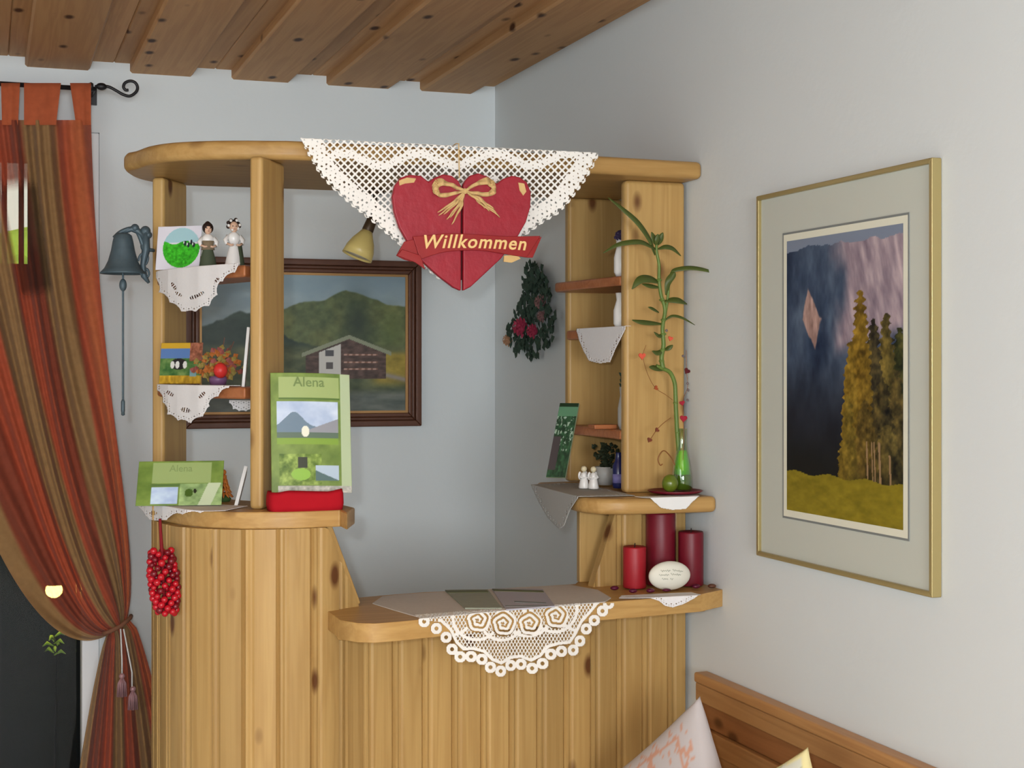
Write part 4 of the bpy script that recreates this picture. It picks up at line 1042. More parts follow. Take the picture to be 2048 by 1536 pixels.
# flat part lying on the worktop
fp = [PZ(x, y, ZWK + .0008) for x, y in ((745, 1207), (790, 1221), (846, 1237), (1210, 1204), (1222, 1196), (1195, 1180), (1140, 1170), (1040, 1175), (930, 1182), (820, 1188), (765, 1193))]
b = MB(); b.plate([(p.x, p.y) for p in fp], (0, 0, ZWK + .0008), (1, 0, 0), (0, 1, 0), .0014); b.build('flat_cloth', mat('greyish_linen', L(206, 202, 196), .9, .05, noise=.08, nscale=160), run)

def broch(name, corners, label, mt, z=ZWK + .003, th=.003, cat='brochure'):
    P = [PZ(x, y, z) for x, y in corners]; b = MB(); b.plate([(p.x, p.y) for p in P], (0, 0, z), (1, 0, 0), (0, 1, 0), th); return tag(b.build(name, mt, bevel=.0005), label, cat)
o = broch('leaflet', ((890, 1181), (976, 1180), (1004, 1217), (930, 1217)), 'greenish grey leaflet lying on the lace runner, left one of the pair', mat('dull_green_paper', L(150, 154, 136), .6, noise=.12, nscale=50))
P = [PZ(x, y, ZWK + .0048) for x, y in ((890, 1181), (974, 1180), (977, 1184.5), (896, 1185.5))]; b = MB(); b.plate([(p.x, p.y) for p in P], (0, 0, ZWK + .0048), (1, 0, 0), (0, 1, 0), .0006); b.build('printed_bar', mat('olive_print', L(98, 102, 62), .6), o)
o = broch('leaflet', ((984, 1178), (1085, 1179), (1110, 1213), (1012, 1220)), 'pale violet printed leaflet lying on the lace runner, right one of the pair', M_paperg)
for c_, m_ in ((((984, 1178), (1085, 1181), (1088, 1184.5), (988, 1182)), mat('olive_print', L(98, 102, 62), .6)), (((1028, 1202), (1092, 1205), (1093, 1207), (1030, 1204.5)), M_line), (((1010, 1211), (1094, 1211), (1096, 1212.5), (1012, 1212.5)), M_line)):
    P = [PZ(x, y, ZWK + .0048) for x, y in c_]; b = MB(); b.plate([(p.x, p.y) for p in P], (0, 0, ZWK + .0048), (1, 0, 0), (0, 1, 0), .0006); b.build('printed_bar', m_, o)

# =================================================================== BROCHURES AND BASKET ON THE LEFT RAISED COUNTER
def brochure(u, v):
    img = np.zeros(u.shape + (3,)) + C3(112, 136, 64)
    img = img + (fbm(u * 8, v * 10, 50)[..., None] - .5) * C3(50, 50, 30)
    img = put(img, (u > .10) & (u < .85) & (v > .79) & (v < .965), C3(158, 176, 112)); img = put(img, u > .87, C3(178, 194, 156))
    img = put(img, (u > .10) & (u < .86) & (np.abs(v - .785) < .008), C3(86, 116, 54))
    ph_ = (u > .07) & (u < .84) & (v > .40) & (v < .76); vv = (v - .4) / .36
    p_ = np.zeros(u.shape + (3,)) + C3(184, 200, 224) + (fbm(u * 6, v * 9, 51)[..., None] - .5) * C3(70, 60, 40)
    p_ = put(p_, vv < .40 + .35 * np.exp(-((u - .28) / .15) ** 2), C3(108, 130, 148)); p_ = put(p_, (u > .45) & (vv < .33 + (u - .45) * .7), C3(146, 148, 156))
    p_ = put(p_, vv < .28, C3(92, 112, 96)); p_ = put(p_, np.hypot((u - .42) / .05, (vv - .3) / .13) < 1, C3(232, 232, 214)); p_ = put(p_, vv < .14, C3(128, 160, 62))
    img = put(img, ph_, p_)
    pb = (u > .1) & (u < .62) & (v > .06) & (v < .32); q_ = np.zeros(u.shape + (3,)) + C3(112, 138, 58) + (fbm(u * 18, v * 26, 53)[..., None] - .5) * C3(150, 140, 110)
    q_ = put(q_, (np.abs(u - .38) < .06) & (np.abs(v - .25) < .045), C3(52, 58, 44)); q_ = put(q_, (np.hypot((u - .36) / .12, (v - .15) / .05) < 1), C3(140, 184, 72)); img = put(img, pb, q_)
    img = put(img, (u > .54) & (u < .84) & (v > .1) & (v < .225), C3(84, 110, 110)); img = put(img, (u > .54) & (u < .84) & (v > .1 + (.84 - u) * .28) & (v < .225), C3(176, 194, 210)); 
    img = put(img, (v < .055) & (u > .08), C3(178, 178, 168) + (fbm(u * 20, v * 30, 55)[..., None] - .5) * C3(120, 110, 110)); return img
def leaning(name, p00, p10, ptop, wid, hgt, fn, label, cat, nx, ny, parent=None, bend=None):
    """sheet with lower-left p00, lower-right direction to p10, leaning so that its top passes ptop"""
    p00 = Vector(p00); A_ = (Vector(p10) - p00).normalized(); B_ = Vector(ptop) - p00; B_ = (B_ - A_ * B_.dot(A_)).normalized()
    o = paint(name, p00, A_, B_, wid, hgt, nx, ny, fn, M_print, parent, bend, th=.0012)
    return o, p00, A_, B_
yb = -1.515
p00 = PY(544, 985, yb); p10 = PY(694, 985, yb + .0); top_ = PY(538, 744, yb + .045)
wid = (PY(700, 860, yb + .02) - PY(540, 860, yb + .02)).length; hgt = (top_ - p00).length
o, P0_, A_, B_ = leaning('brochure', p00, p10, top_, wid, hgt, brochure, '', '', 120, 190, bend=lambda u, v: -.018 * (u - .5) ** 2 * (1 + v))
tag(o, 'tall green brochure with a white edge standing in the red basket', 'brochure')
nA = A_.cross(B_)
text('title', 'Alena', .027, P0_ + A_ * wid * .47 + B_ * hgt * .885 + nA * .0012, A_, B_, mat('olive_ink', L(118, 138, 84), .7), o, .0006, boldoff=.0002)
text('subtitle', 'Ferienhof', .007, P0_ + A_ * wid * .47 + B_ * hgt * .845 + nA * .0012, A_, B_, mat('olive_ink', L(136, 152, 98), .7), o, .0004) if False else None
# red basket
bx0, bx1 = X(540, -1.54), X(692, -1.54)
bas = thing('red_basket', ((bx0 + bx1) / 2, -1.515, ZTOP), 'red padded felt basket holding the green brochure on the raised counter', 'basket')
b = MB(); n = 40; prof = []
V = []; F = []
for k in range(n):
    a = 2 * math.pi * k / n; cx_ = (bx0 + bx1) / 2; sx = (bx1 - bx0) / 2; x_ = math.copysign(abs(math.cos(a)) ** .35, math.cos(a)) * sx; y_ = math.copysign(abs(math.sin(a)) ** .5, math.sin(a)) * .032
    rip = 1 + .02 * math.sin(7 * a)
    for (s_, z_) in ((.97, 0), (1.0, .012), (.99, .03), (.96, .0385), (.92, .036), (.90, .006)): V.append((cx_ + x_ * s_ * (1 + .012 * math.sin(x_ * 150)), -1.512 + y_ * s_ * rip, ZTOP + z_ + (.0018 * math.sin(x_ * 120) if z_ > .02 else 0)))
for k in range(n):
    k2 = (k + 1) % n
    for j in range(5): F.append((k * 6 + j, k2 * 6 + j, k2 * 6 + j + 1, k * 6 + j + 1))
F.append(tuple(k * 6 for k in range(n))); F.append(tuple(k * 6 + 5 for k in range(n)))
b.add(V, F); b.build('basket_body', M_redcloth, bas, smooth=True)
# left brochure
def brochure2(u, v):
    img = np.zeros(u.shape + (3,)) + C3(108, 134, 60) + (fbm(u * 6, v * 5, 60)[..., None] - .5) * C3(60, 56, 36)
    img = put(img, (u > .17) & (u < .86) & (v > .5) & (v < .97), C3(146, 166, 106)); img = put(img, (u > .16) & (u < .5) & (np.abs(v - .46) < .03), C3(84, 112, 60))
    img = put(img, (u > .17) & (u < .48) & (v > .04) & (v < .42), C3(176, 196, 224) + (fbm(u * 8, v * 8, 61)[..., None] - .5) * C3(60, 60, 30))
    img = put(img, (u > .5) & (v < .48), C3(140, 168, 110) + (fbm(u * 12, v * 9, 62)[..., None] - .5) * C3(90, 90, 70))
    img = put(img, np.hypot((u - .61) / .05, (v - .28) / .09) < 1, C3(60, 90, 26)); img = put(img, np.hypot((u - .68) / .02, (v - .32) / .05) < 1, C3(24, 30, 16))
    w_ = np.abs(u - .84 - (v - .2) * .22) < .075; img = put(img, w_ & (v < .5), C3(190, 204, 170)); return img
p00 = PY(284, 1010, -1.36); p10 = PY(434, 1006, -1.40); top_ = PY(262, 926, -1.33)
wid2 = (PY(440, 960, -1.40) - PY(266, 960, -1.36)).length
o, P0_, A_, B_ = leaning('brochure', PY(271, 1008, -1.36), PY(434, 1006, -1.41), PY(266, 926, -1.325), wid2, .092, brochure2, '', '', 110, 70)
tag(o, 'wide green brochure propped on the doily at the left end of the counter', 'brochure')
text('title', 'Alena', .02, P0_ + A_ * wid2 * .5 + B_ * .070 + A_.cross(B_) * .0012, A_, B_, mat('olive_ink', L(128, 148, 92), .7), o, .0006)
o.location.z += ZTOP + .003 - min((o.matrix_basis @ v.co).z for v in o.data.vertices)
# straw ornament beside it
c = PZ(447, 1003, ZTOP)
t = thing('straw_ornament', c, 'small orange brown straw tree ornament between the brochure and the white booklet', 'ornament')
b = MB(); b.lathe([(.013, 0), (.016, .006), (.010, .012)], c, 14); b.build('foot', mat('moss', L(58, 84, 40), .9), t, smooth=True)
b = MB()
for j in range(5):
    for k in range(11):
        a = k * 2 * math.pi / 11 + j; r = .020 - .0035 * j; z_ = .010 + .009 * j
        b.tube([c + Vector((0, 0, z_ + .008)), c + Vector((r * .6 * math.cos(a), r * .6 * math.sin(a), z_ + .006)), c + Vector((r * math.cos(a), r * math.sin(a), z_ - .001))], [.002, .0034, .001], 5)
b.ball(c + Vector((0, 0, .06)), .006); b.build('straw', M_orangeorn, t, smooth=True)
# white booklets seen edge-on
def slab(name, base, top, dirv, w, th, label, m_=M_paper, cat='booklet'):
    base = Vector(base); top = Vector(top); B_ = (top - base).normalized(); A_ = Vector(dirv); A_ = (A_ - B_ * A_.dot(B_)).normalized(); b = MB()
    b.plate([(0, 0), (w, 0), (w, (top - base).length), (0, (top - base).length)], base, A_, B_, th); o = b.build(name, m_, bevel=.0008); return tag(o, label, cat)
slab('booklet', PY(470, 1018, -1.40) , PY(492, 932, -1.37), (.22, 1, 0), .055, .007, 'thin white booklet leaning on the front post, on the raised counter')
slab('booklet', PY(486, 774, -1.405), PY(497, 654, -1.39), (.2, 1, 0), .05, .006, 'tall thin white booklet leaning on the front post on the middle shelf')

# =================================================================== UPPER LEFT SHELF: card and two figurines
def card1(u, v):
    img = np.zeros(u.shape + (3,)) + C3(214, 212, 222); e = np.hypot((u - .56) / .42, (v - .5) / .46)
    img = put(img, (e < 1) & (v > .62), C3(158, 196, 204)); img = put(img, (e < 1) & (v <= .62 + .04 * np.sin(u * 12)), C3(52, 168, 34) + (fbm(u * 22, v * 22, 70)[..., None] - .5) * C3(60, 110, 40))
    for cx_, cy_ in ((.64, .6), (.72, .56), (.78, .62), (.84, .56)): img = put(img, np.hypot((u - cx_) / .03, (v - cy_) / .06) < 1, C3(28, 38, 48)); img = put(img, np.hypot((u - cx_ + .03) / .012, (v - cy_ - .02) / .03) < 1, C3(220, 224, 220))
    return img
zs = 1.702
cb = shelfpt(330, zs); 
o, *_ = leaning('picture_card', PY(311, 543, -1.17), PY(402, 541, -1.235), PY(302, 456, -1.15), (PY(398, 500, -1.225) - PY(306, 500, -1.17)).length, .092, card1, '', '', 90, 84)
tag(o, 'white picture card of a bright green meadow on the upper left shelf', 'card')
o.location.z += zs + .002 - min((o.matrix_basis @ v.co).z for v in o.data.vertices)
def figurine(px, y, zb, h, label, kind):
    c = PY(px, 500, y); c.z = zb; t = thing('figurine', c, label, 'figurine')
    k = h / .1
    skirt = [(.017, 0), (.0185, .004), (.015, .022), (.0095, .042), (.0085, .048)]
    b = MB(); b.lathe([(r_ * k, z_ * k) for r_, z_ in skirt], c, 20, 1, .75); b.build('skirt', M_greencloth if kind == 1 else M_whitep, t, smooth=True)
    b = MB(); b.lathe([(r_ * k, z_ * k) for r_, z_ in ((.0085, .046), (.011, .056), (.0125, .063), (.009, .069), (.004, .072))], c, 18, 1, .7)
    for s_ in (-1, 1): b.tube([c + Vector((s_ * .011 * k, 0, .064 * k)), c + Vector((s_ * .017 * k, -.002, .055 * k)), c + Vector((s_ * .015 * k, -.008 * k, .047 * k))], [.0045 * k, .0048 * k, .003 * k], 8)
    b.build('blouse', M_whitep, t, smooth=True)
    b = MB(); hc_ = c + Vector((0, 0, .082 * k)); b.ball(hc_, .0095 * k, 16, 10, (.9, .9, 1.12)); b.tube([c + Vector((0, 0, .068 * k)), c + Vector((0, 0, .076 * k))], .0036 * k, 8)
    b.ball(hc_ + Vector((0, -.009 * k, -.001 * k)), .0016 * k, 6, 5)
    for s_ in (-1, 1):
        b.tube([c + Vector((s_ * .0155 * k, -.007 * k, .049 * k)), c + Vector((s_ * .008 * k, -.013 * k, .045 * k)), c + Vector((s_ * .003 * k, -.014 * k, .046 * k))], [.0026 * k, .0024 * k, .002 * k], 7)
        b.ball(hc_ + Vector((s_ * .0088 * k, 0, 0)), .0018 * k, 6, 5)
    head = b.build('head', M_skin, t, smooth=True)
    b = MB(); 
    for s_ in (-1, 1): b.ball(hc_ + Vector((s_ * .0034 * k, -.0084 * k, .001 * k)), .0011 * k, 6, 5)
    b.build('eye', M_hair, head)
    b = MB(); b.box(hc_ + Vector((0, -.0086 * k, -.0048 * k)), (.0036 * k, .001 * k, .0009 * k)); b.build('mouth', M_cord, head)
    if kind == 1:
        b = MB(); b.ball(hc_ + Vector((0, .0022 * k, .002 * k)), .0112 * k, 16, 10, (1, .9, 1.08)); b.ball(hc_ + Vector((0, .004, .010 * k)), .006 * k, 10, 8); b.build('hair', M_hair, t, smooth=True)
        b = MB(); b.lathe([(r_ * k, z_ * k) for r_, z_ in ((.0135, .040), (.0105, .050), (.0122, .058))], c, 18, 1.02, .78); b.build('bodice', mat('bodice_tan', L(128, 112, 88), .7), t, smooth=True)
    else:
        b = MB(); rr = random.Random(4)
        for i in range(16):
            a = i * 2.4; z_ = 1 - 2 * (i + .5) / 16; q_ = math.sqrt(1 - z_ * z_) * .0115 * k
            if z_ > -.5: b.ball(hc_ + Vector((q_ * math.cos(a), abs(q_ * math.sin(a)) * .7 + .002, z_ * .012 * k + .003)), .0042 * k, 8, 6)
        b.build('hair', M_hair, t, smooth=True)
        b = MB()
        for i in range(6): a = i * 1.1; b.ball(hc_ + Vector((.011 * k * math.cos(a), -.004, .004 + .010 * k * math.sin(a))), .003 * k, 8, 6)
        b.build('flower_crown', M_whitep, t, smooth=True)
        b = MB(); b.lathe([(.0186 * k, -.0), (.0195 * k, .004 * k), (.0095 * k, .046 * k)], c + Vector((.010 * k, .002, 0)), 16, .62, .7); b.build('apron', M_greencloth, t, smooth=True)
    return t
figurine(416, -1.245, zs, .103, 'dark-haired woman figurine in white blouse and green dress, beside the meadow card', 1)
figurine(468, -1.30, zs, .104, 'woman figurine with flowered hair and white dress, nearest the front post', 2)

# =================================================================== MIDDLE LEFT SHELF
def card2(u, v):
    img = np.zeros(u.shape + (3,)) + C3(78, 116, 58) + (fbm(u * 10, v * 9, 80)[..., None] - .5) * C3(110, 80, 60)
    img = put(img, v > .86, C3(196, 156, 40)); img = put(img, (v > .62) & (v <= .86) & (u < .72), C3(84, 118, 172)); img = put(img, (v > .55) & (u > .7), C3(140, 84, 62) + (fbm(u * 20, v * 18, 83)[..., None] - .5) * C3(120, 90, 80))
    img = put(img, ((u - .45) / .2) ** 2 + ((v - .48) / .14) ** 2 < 1, C3(28, 26, 28)); 
    for cx_ in (.3, .42, .6): img = put(img, np.hypot((u - cx_) / .05, (v - .46) / .09) < 1, C3(214, 214, 208))
    img = put(img, (v < .2), C3(186, 148, 36) + (fbm(u * 16, v * 9, 81)[..., None] - .5) * C3(90, 80, 40)); img = put(img, (np.abs(u - .8) < .08) & (v < .35) & (v > .18), C3(120, 156, 160))
    return img
o, *_ = leaning('picture_card', PY(318, 772, -1.16), PY(396, 772, -1.22), PY(308, 690, -1.14), (PY(396, 730, -1.22) - PY(310, 730, -1.16)).length, .086, card2, '', '', 90, 84)
tag(o, 'colourful folk picture card of black cows on the middle left shelf', 'card')
o.location.z += 1.464 + .002 - min((o.matrix_basis @ v.co).z for v in o.data.vertices)
c = PY(436, 772, -1.26); c.z = 1.464
t = thing('flower_arrangement', c, 'small dried arrangement of orange leaves with a red ball on the middle left shelf', 'flower arrangement')
b = MB(); b.lathe([(.016, 0), (.019, .012), (.017, .018)], c, 18); b.build('bowl', mat('purple_bowl', L(118, 84, 120), .4), t, smooth=True)
rr = random.Random(9); NN = Vector((-.1, -1, .1)).normalized()
for m_, cnt, nm, sd in ((mat('orange_leaf', L(176, 104, 50), .7, noise=.3), 60, 'leaves', 1), (mat('yellow_green_leaf', L(150, 132, 70), .7, noise=.3), 46, 'leaves', 2), (mat('dusky_pink_petal', L(150, 84, 78), .7, noise=.3), 22, 'petals', 3)):
    b = MB()
    for k in range(cnt):
        a = rr.uniform(-1.3, 1.3); r = rr.uniform(.018, .060); q = c + Vector((math.sin(a) * r * .85, rr.uniform(-.012, .018), .012 + math.cos(a) * r * 1.05)); a2 = rr.uniform(0, 6.28)
        leafquad(b, q, (math.cos(a2) * .014, rr.uniform(-.004, .004), math.sin(a2) * .014), .006, NN)
    b.build(nm, m_, t)
b = MB(); b.ball(c + Vector((.002, -.022, .030)), .0145, 16, 10, (1, .9, 1.1)); b.build('red_ball', mat('coral_red', L(206, 52, 48), .4), t, smooth=True)
b = MB()
for k in range(7): a = k * .9; b.tube([c + Vector((0, 0, .01)), c + Vector((.035 * math.sin(a - 2.7), .01, .05 + .008 * k))], .0012, 5)
b.build('twigs', M_brown, t)

# =================================================================== RED BERRY BUNCH
YY = -1.41
def BP(px, py, y=YY): return PY(px, py, y)
bb = thing('berry_bunch', PY(328, 1232, -1.37), 'long bunch of shiny red berries hanging from the left side of the counter', 'berry bunch')
bm_ = MB(); bm_.ball((0, 0, 0), .0062, 12, 8); mesh0 = None
rr = random.Random(5); cnt = 0; proto = {}
for k in range(96):
    t = (k + .5) / 96; py = 1100 + 128 * t; cxp = 322 + 12 * t; hw = 20 + 8 * math.sin(math.pi * t) - 8 * max(0, t - .7)
    a = k * 2.39996; px = cxp + hw * math.cos(a); off = -.012 * math.sin(a) 
    q = PY(px, py, -1.442 + off)
    m_ = M_berryd if rr.random() < .35 else M_berry
    if m_.name not in proto:
        b = MB(); b.ball((0, 0, 0), .0064, 12, 8); o = b.build('berry', m_, bb, smooth=True)
        off_ = wloc(bb)
        for v_ in o.data.vertices: v_.co += off_
        o.location = q - off_; proto[m_.name] = o
    else:
        o = proto[m_.name].copy(); COL.objects.link(o); o.parent = bb; o.location = q - wloc(bb)
    s_ = rr.uniform(.8, 1.15); o.scale = (s_, s_, s_)
b = MB(); q = BP(320, 1045, -1.40); b.tube([PY(320, 1040, -1.455) + Vector((0, .0, .002)), PY(321, 1060, -1.45), PY(324, 1110, -1.442), PY(330, 1220, -1.442)], [.0028, .003, .004, .003], 8); b.build('red_cord', M_cord, bb, smooth=True)

# =================================================================== RIGHT SIDE: booklet, angels, plant pot, blue bottle, papers
def greencover(u, v):
    n = fbm(u * 10, v * 22, 90); img = np.zeros(u.shape + (3,)) + C3(34, 70, 44) + (n[..., None] - .5) * C3(60, 90, 60)
    img = put(img, (fbm(u * 14, v * 30, 92) > .64) & (v > .35), C3(150, 172, 152)); img = put(img, v > .95, C3(16, 44, 22)); img = put(img, (v > .82) & (v < .95), C3(84, 128, 96))
    img = put(img, (u < .4) & (v < .55) & (v > .1), C3(66, 60, 62)); return img
yb = -1.14
p00 = PY(1092, 954, yb); A_ = (PY(1137, 955, yb - .03) - p00).normalized(); B_ = (PY(1120, 806, yb + .03) - p00).normalized()
bk = thing('green_booklet', p00, 'narrow dark green flower booklet leaning against the right rear post', 'booklet')
paint('cover', p00, A_, B_, (PY(1134, 955, yb - .03) - p00).length * .9, (PY(1120, 806, yb + .03) - p00).length, 50, 150, greencover, M_print, bk)
b = MB(); w_ = (PY(1134, 955, yb - .03) - p00).length * .9; h_ = (PY(1120, 806, yb + .03) - p00).length; nn = A_.cross(B_).normalized()
b.plate([(0, 0), (w_, 0), (w_, h_), (0, h_)], p00 - nn * .0045, A_, B_, .008); b.build('pages', mat('pale_green_pages', L(176, 190, 150), .7), bk)
bk.location.z = bk.location.z + 0
zc = ZTOP + .004
def angel(px, y, h, label):
    c = PY(px, 900, y); c.z = zc; t = thing('figurine', c, label, 'figurine', None); k = h / .055
    b = MB(); b.lathe([(r_ * k, z_ * k) for r_, z_ in ((.012, 0), (.013, .003), (.010, .018), (.007, .030), (.0075, .035), (.003, .039))], c, 18)
    for s_ in (-1, 1): b.tube([c + Vector((s_ * .006 * k, 0, .034 * k)), c + Vector((s_ * .010 * k, -.003, .026 * k)), c + Vector((s_ * .003 * k, -.009 * k, .025 * k))], [.003 * k, .003 * k, .002 * k], 7)
    b.build('robe', M_whitep, t, smooth=True)
    b = MB(); b.ball(c + Vector((0, 0, .046 * k)), .0072 * k, 14, 9); b.build('head', mat('ivory', L(214, 202, 168), .4), t, smooth=True)
    b = MB()
    for s_ in (-1, 1): b.ball(c + Vector((s_ * .008 * k, .006 * k, .030 * k)), .007 * k, 10, 8, (.7, .3, 1.4))
    b.build('wings', M_whitep, t, smooth=True)
angel(1168, -1.25, .052, 'small white angel figurine on the right raised counter, left one of two')
angel(1187, -1.27, .052, 'small white angel figurine on the right raised counter, right one of two')
c = PY(1210, 940, -1.17); c.z = zc
t = thing('potted_plant', c, 'dark green plant in a grey ceramic pot under the lowest right shelf', 'potted plant')
b = MB(); b.lathe([(.017, 0), (.022, .02), (.025, .042), (.022, .042), (.019, .036)], c, 22); b.build('pot', M_pot, t, smooth=True)
b = MB(); rr = random.Random(6)
for k in range(70):
    a = rr.uniform(0, 6.28); r = rr.uniform(0, .028); z_ = rr.uniform(.038, .088); leafquad(b, c + Vector((r * math.cos(a), r * math.sin(a), z_)), (rr.uniform(-.012, .012), rr.uniform(-.01, .01), rr.uniform(.002, .014)), .006, NN)
b.build('foliage', mat('very_dark_green', L(34, 42, 24), .7, noise=.3), t)
c = PY(1237, 950, -1.27); c.z = zc
t = thing('blue_bottle', c, 'dark blue bottle standing against the right front post', 'bottle')
b = MB(); b.lathe([(.012, 0), (.0135, .006), (.0135, .050), (.008, .062), (.006, .078), (.0065, .08)], c, 20); b.build('glass_body', M_navy, t, smooth=True)
b = MB(); b.lathe([(.0137, .012), (.0137, .032)], c, 20); b.build('label_band', mat('violet_label', L(120, 116, 170), .5), t, smooth=True)
c = PY(1258, 940, -1.305); 
# tall white vases on the shelves at the front post
def vase(px, y, z_, h, r, label, m_=M_whitep):
    c = PY(px, 700, y); c.z = z_; t = thing('vase', c, label, 'vase'); b = MB()
    b.lathe([(r * .7, 0), (r, h * .12), (r * 1.0, h * .5), (r * .62, h * .8), (r * .75, h), (r * .6, h), (r * .45, h * .8)], c, 20); b.build('vase_body', m_, t, smooth=True); return t, c
t, c = vase(1243, -1.30, 1.702, .085, .017, 'slim white vase with a dark violet flower on the upper right shelf')
b = MB(); rose(b, c + Vector((0, 0, .088)), .016, N_=Vector((-.3, -.8, .5)).normalized(), seed=3); b.build('flower', mat('dark_violet', L(50, 38, 66), .7, noise=.2), t)
b = MB(); b.tube([c + Vector((0, 0, .03)), c + Vector((0, 0, .088))], .0015, 6); b.build('stem', M_darkleaf, t)
t, c = vase(1243, -1.30, 1.588, .078, .018, 'plain white vase on the middle right shelf beside the front post')
t, c = vase(1248, -1.30, 1.362, .095, .014, 'slim grey white vase with dark leaves on the lowest right shelf', M_pot)
b = MB()
for k in range(10): a = k * 2.4; leafquad(b, c + Vector((0, 0, .09 + .003 * k)), (.012 * math.cos(a), .012 * math.sin(a), .01), .005, NN)
b.build('foliage', M_darkleaf, t)
c = PY(1205, 850, -1.25); c.z = 1.362
t = thing('wooden_tray', c, 'flat orange brown wooden block lying on the lowest right shelf', 'tray')
b = MB(); b.box(c + Vector((0, 0, .005)), (.055, .04, .010)); b.build('block', shelfX, t, bevel=.002)

# =================================================================== RED PLATE, BAMBOO VASE, GREEN GLASS BALL
pc = PY(1350, 980, -1.435); pc.z = ZTOP + .003
t = thing('red_plate', pc, 'dark red round plate under the bamboo vase on the right raised counter', 'plate')
b = MB(); b.lathe([(.040, 0), (.052, .002), (.060, .007), (.058, .008), (.050, .004), (.02, .003)], pc, 40); b.build('dish', M_wine, t, smooth=True)
vz = pc.z + .0048
vc = PY(1364, 980, -1.43); vc.z = vz
vs = thing('bamboo_vase', vc, 'conical clear glass vase with lime green filling on the red plate', 'vase')
H0 = .135
b = MB(); prof = [(.019, 0), (.0225, .004), (.0215, .03), (.0175, .06), (.0125, .085), (.0095, .11), (.0105, .135)]
b.lathe(prof, vc, 28)
b.f = b.f[:-1]; b.build('glass_body', M_glass, vs, smooth=True, solid=.0012)
b = MB(); b.lathe([(.018, .003), (.0205, .006), (.0195, .03), (.0185, .036)], vc, 24); b.build('pebbles', M_oliveb, vs, smooth=True)
b = MB(); b.lathe([(.0180, .0362), (.0155, .060), (.0115, .082), (.010, .088)], vc, 24); b.build('green_filling', M_gel, vs, smooth=True)
gc = PY(1340, 962, -1.46); gc.z = vz + .0195
b = MB(); b.ball(gc, .0175, 24, 14, (1, 1, 1.1)); o = b.build('glass_ball', M_oliveb, smooth=True); tag(o, 'olive green glass ball on the red plate beside the vase', 'glass ball')
# bamboo
YP = -1.43
def BPt(px, py, dy=0): return PY(px, py, YP + dy)
bam = thing('lucky_bamboo', BPt(1356, 900), 'twisted green lucky bamboo with long narrow leaves growing from the glass vase', 'plant')
st_ = [(1360, 950), (1357, 900), (1354, 860), (1352, 820), (1351, 790), (1349, 765), (1340, 745), (1325, 737), (1312, 732)]
b = MB(); b.tube([BPt(*p) for p in catmull(st_, 5)], [.0048] * 20 + [.0045] * 21, 10); b.ball(BPt(1351, 806), .0058, 10, 6, (1, 1, .5)); b.ball(BPt(1355, 865), .006, 10, 6, (1, 1, .5)); b.build('stalk', M_stem, bam, smooth=True)
st2 = [(1326, 738), (1323, 715), (1327, 690), (1325, 655), (1330, 620), (1322, 590), (1318, 560), (1318, 530), (1313, 500), (1314, 470)]
b = MB(); P = [BPt(*p) for p in catmull(st2, 5)]; b.tube(P, [.0052 - .0024 * i / (len(P) - 1) for i in range(len(P))], 10)
for p in ((1325, 700), (1323, 722), (1327, 668), (1327, 640), (1324, 600), (1318, 560)): b.ball(BPt(*p), .0066, 10, 6, (1, 1, .5))
b.build('stem', M_stem, bam, smooth=True)
b = MB(); b.tube([BPt(*p) for p in catmull(((1329, 640), (1335, 600), (1338, 565), (1343, 545)), 5)], .003, 8); b.build('stem', M_stem, bam, smooth=True)
def leaf(pts, w, dys, m_=M_leaf):
    w *= 1.3
    C = catmull([(x, y, d_) for (x, y), d_ in zip(pts, dys)], 7); P = [BPt(c_[0], c_[1], c_[2]) for c_ in C]; V = []; F = []; n = len(P)
    for i, p in enumerate(P):
        d_ = P[min(i + 1, n - 1)] - P[max(0, i - 1)]; s_ = d_.cross(Vector((0, -1, .5))).normalized(); t = i / (n - 1); ww = w * (math.sin(math.pi * (t * .92 + .06)) ** .8)
        V += [p + s_ * ww, p + Vector((0, .15 * ww, -.25 * ww)), p - s_ * ww]
    for i in range(n - 1): a = 3 * i; F += [(a, a + 1, a + 4, a + 3), (a + 1, a + 2, a + 5, a + 4)]
    b = MB(); b.add(V, F); b.build('leaf', m_, bam, smooth=True, solid=.0006)
leaf([(1310, 510), (1298, 478), (1275, 445), (1245, 418), (1216, 395)], .0052, [0, -.01, -.015, -.01, 0])
leaf([(1314, 500), (1300, 492), (1280, 484), (1250, 486), (1230, 492), (1206, 506)], .0046, [0, -.01, -.02, -.02, -.02, -.02])
leaf([(1316, 498), (1330, 494), (1345, 497), (1362, 512)], .0045, [0, -.01, -.01, -.01])
leaf([(1313, 490), (1308, 478), (1303, 464)], .0055, [0, -.004, -.006]); leaf([(1315, 490), (1320, 478), (1326, 465)], .0055, [0, -.004, -.006]); leaf([(1314, 492), (1315, 480), (1316, 468)], .0055, [0, -.008, -.01])
leaf([(1342, 548), (1350, 540), (1380, 536), (1410, 540), (1442, 550)], .0042, [0, -.01, -.02, -.03, -.03])
leaf([(1332, 590), (1336, 565), (1346, 550), (1350, 544)], .0058, [0, -.006, -.008, -.008])
leaf([(1318, 565), (1300, 558), (1280, 560), (1264, 578)], .0075, [0, -.01, -.02, -.02]); leaf([(1320, 575), (1300, 572), (1284, 568)], .004, [0, -.01, -.01])
leaf([(1330, 602), (1345, 600), (1360, 602), (1374, 608)], .0058, [0, -.01, -.015, -.01])
leaf([(1324, 648), (1300, 646), (1280, 644), (1264, 640)], .0046, [0, -.01, -.015, -.01]); leaf([(1330, 640), (1345, 632), (1365, 636), (1390, 650)], .0026, [0, -.01, -.015, -.01])
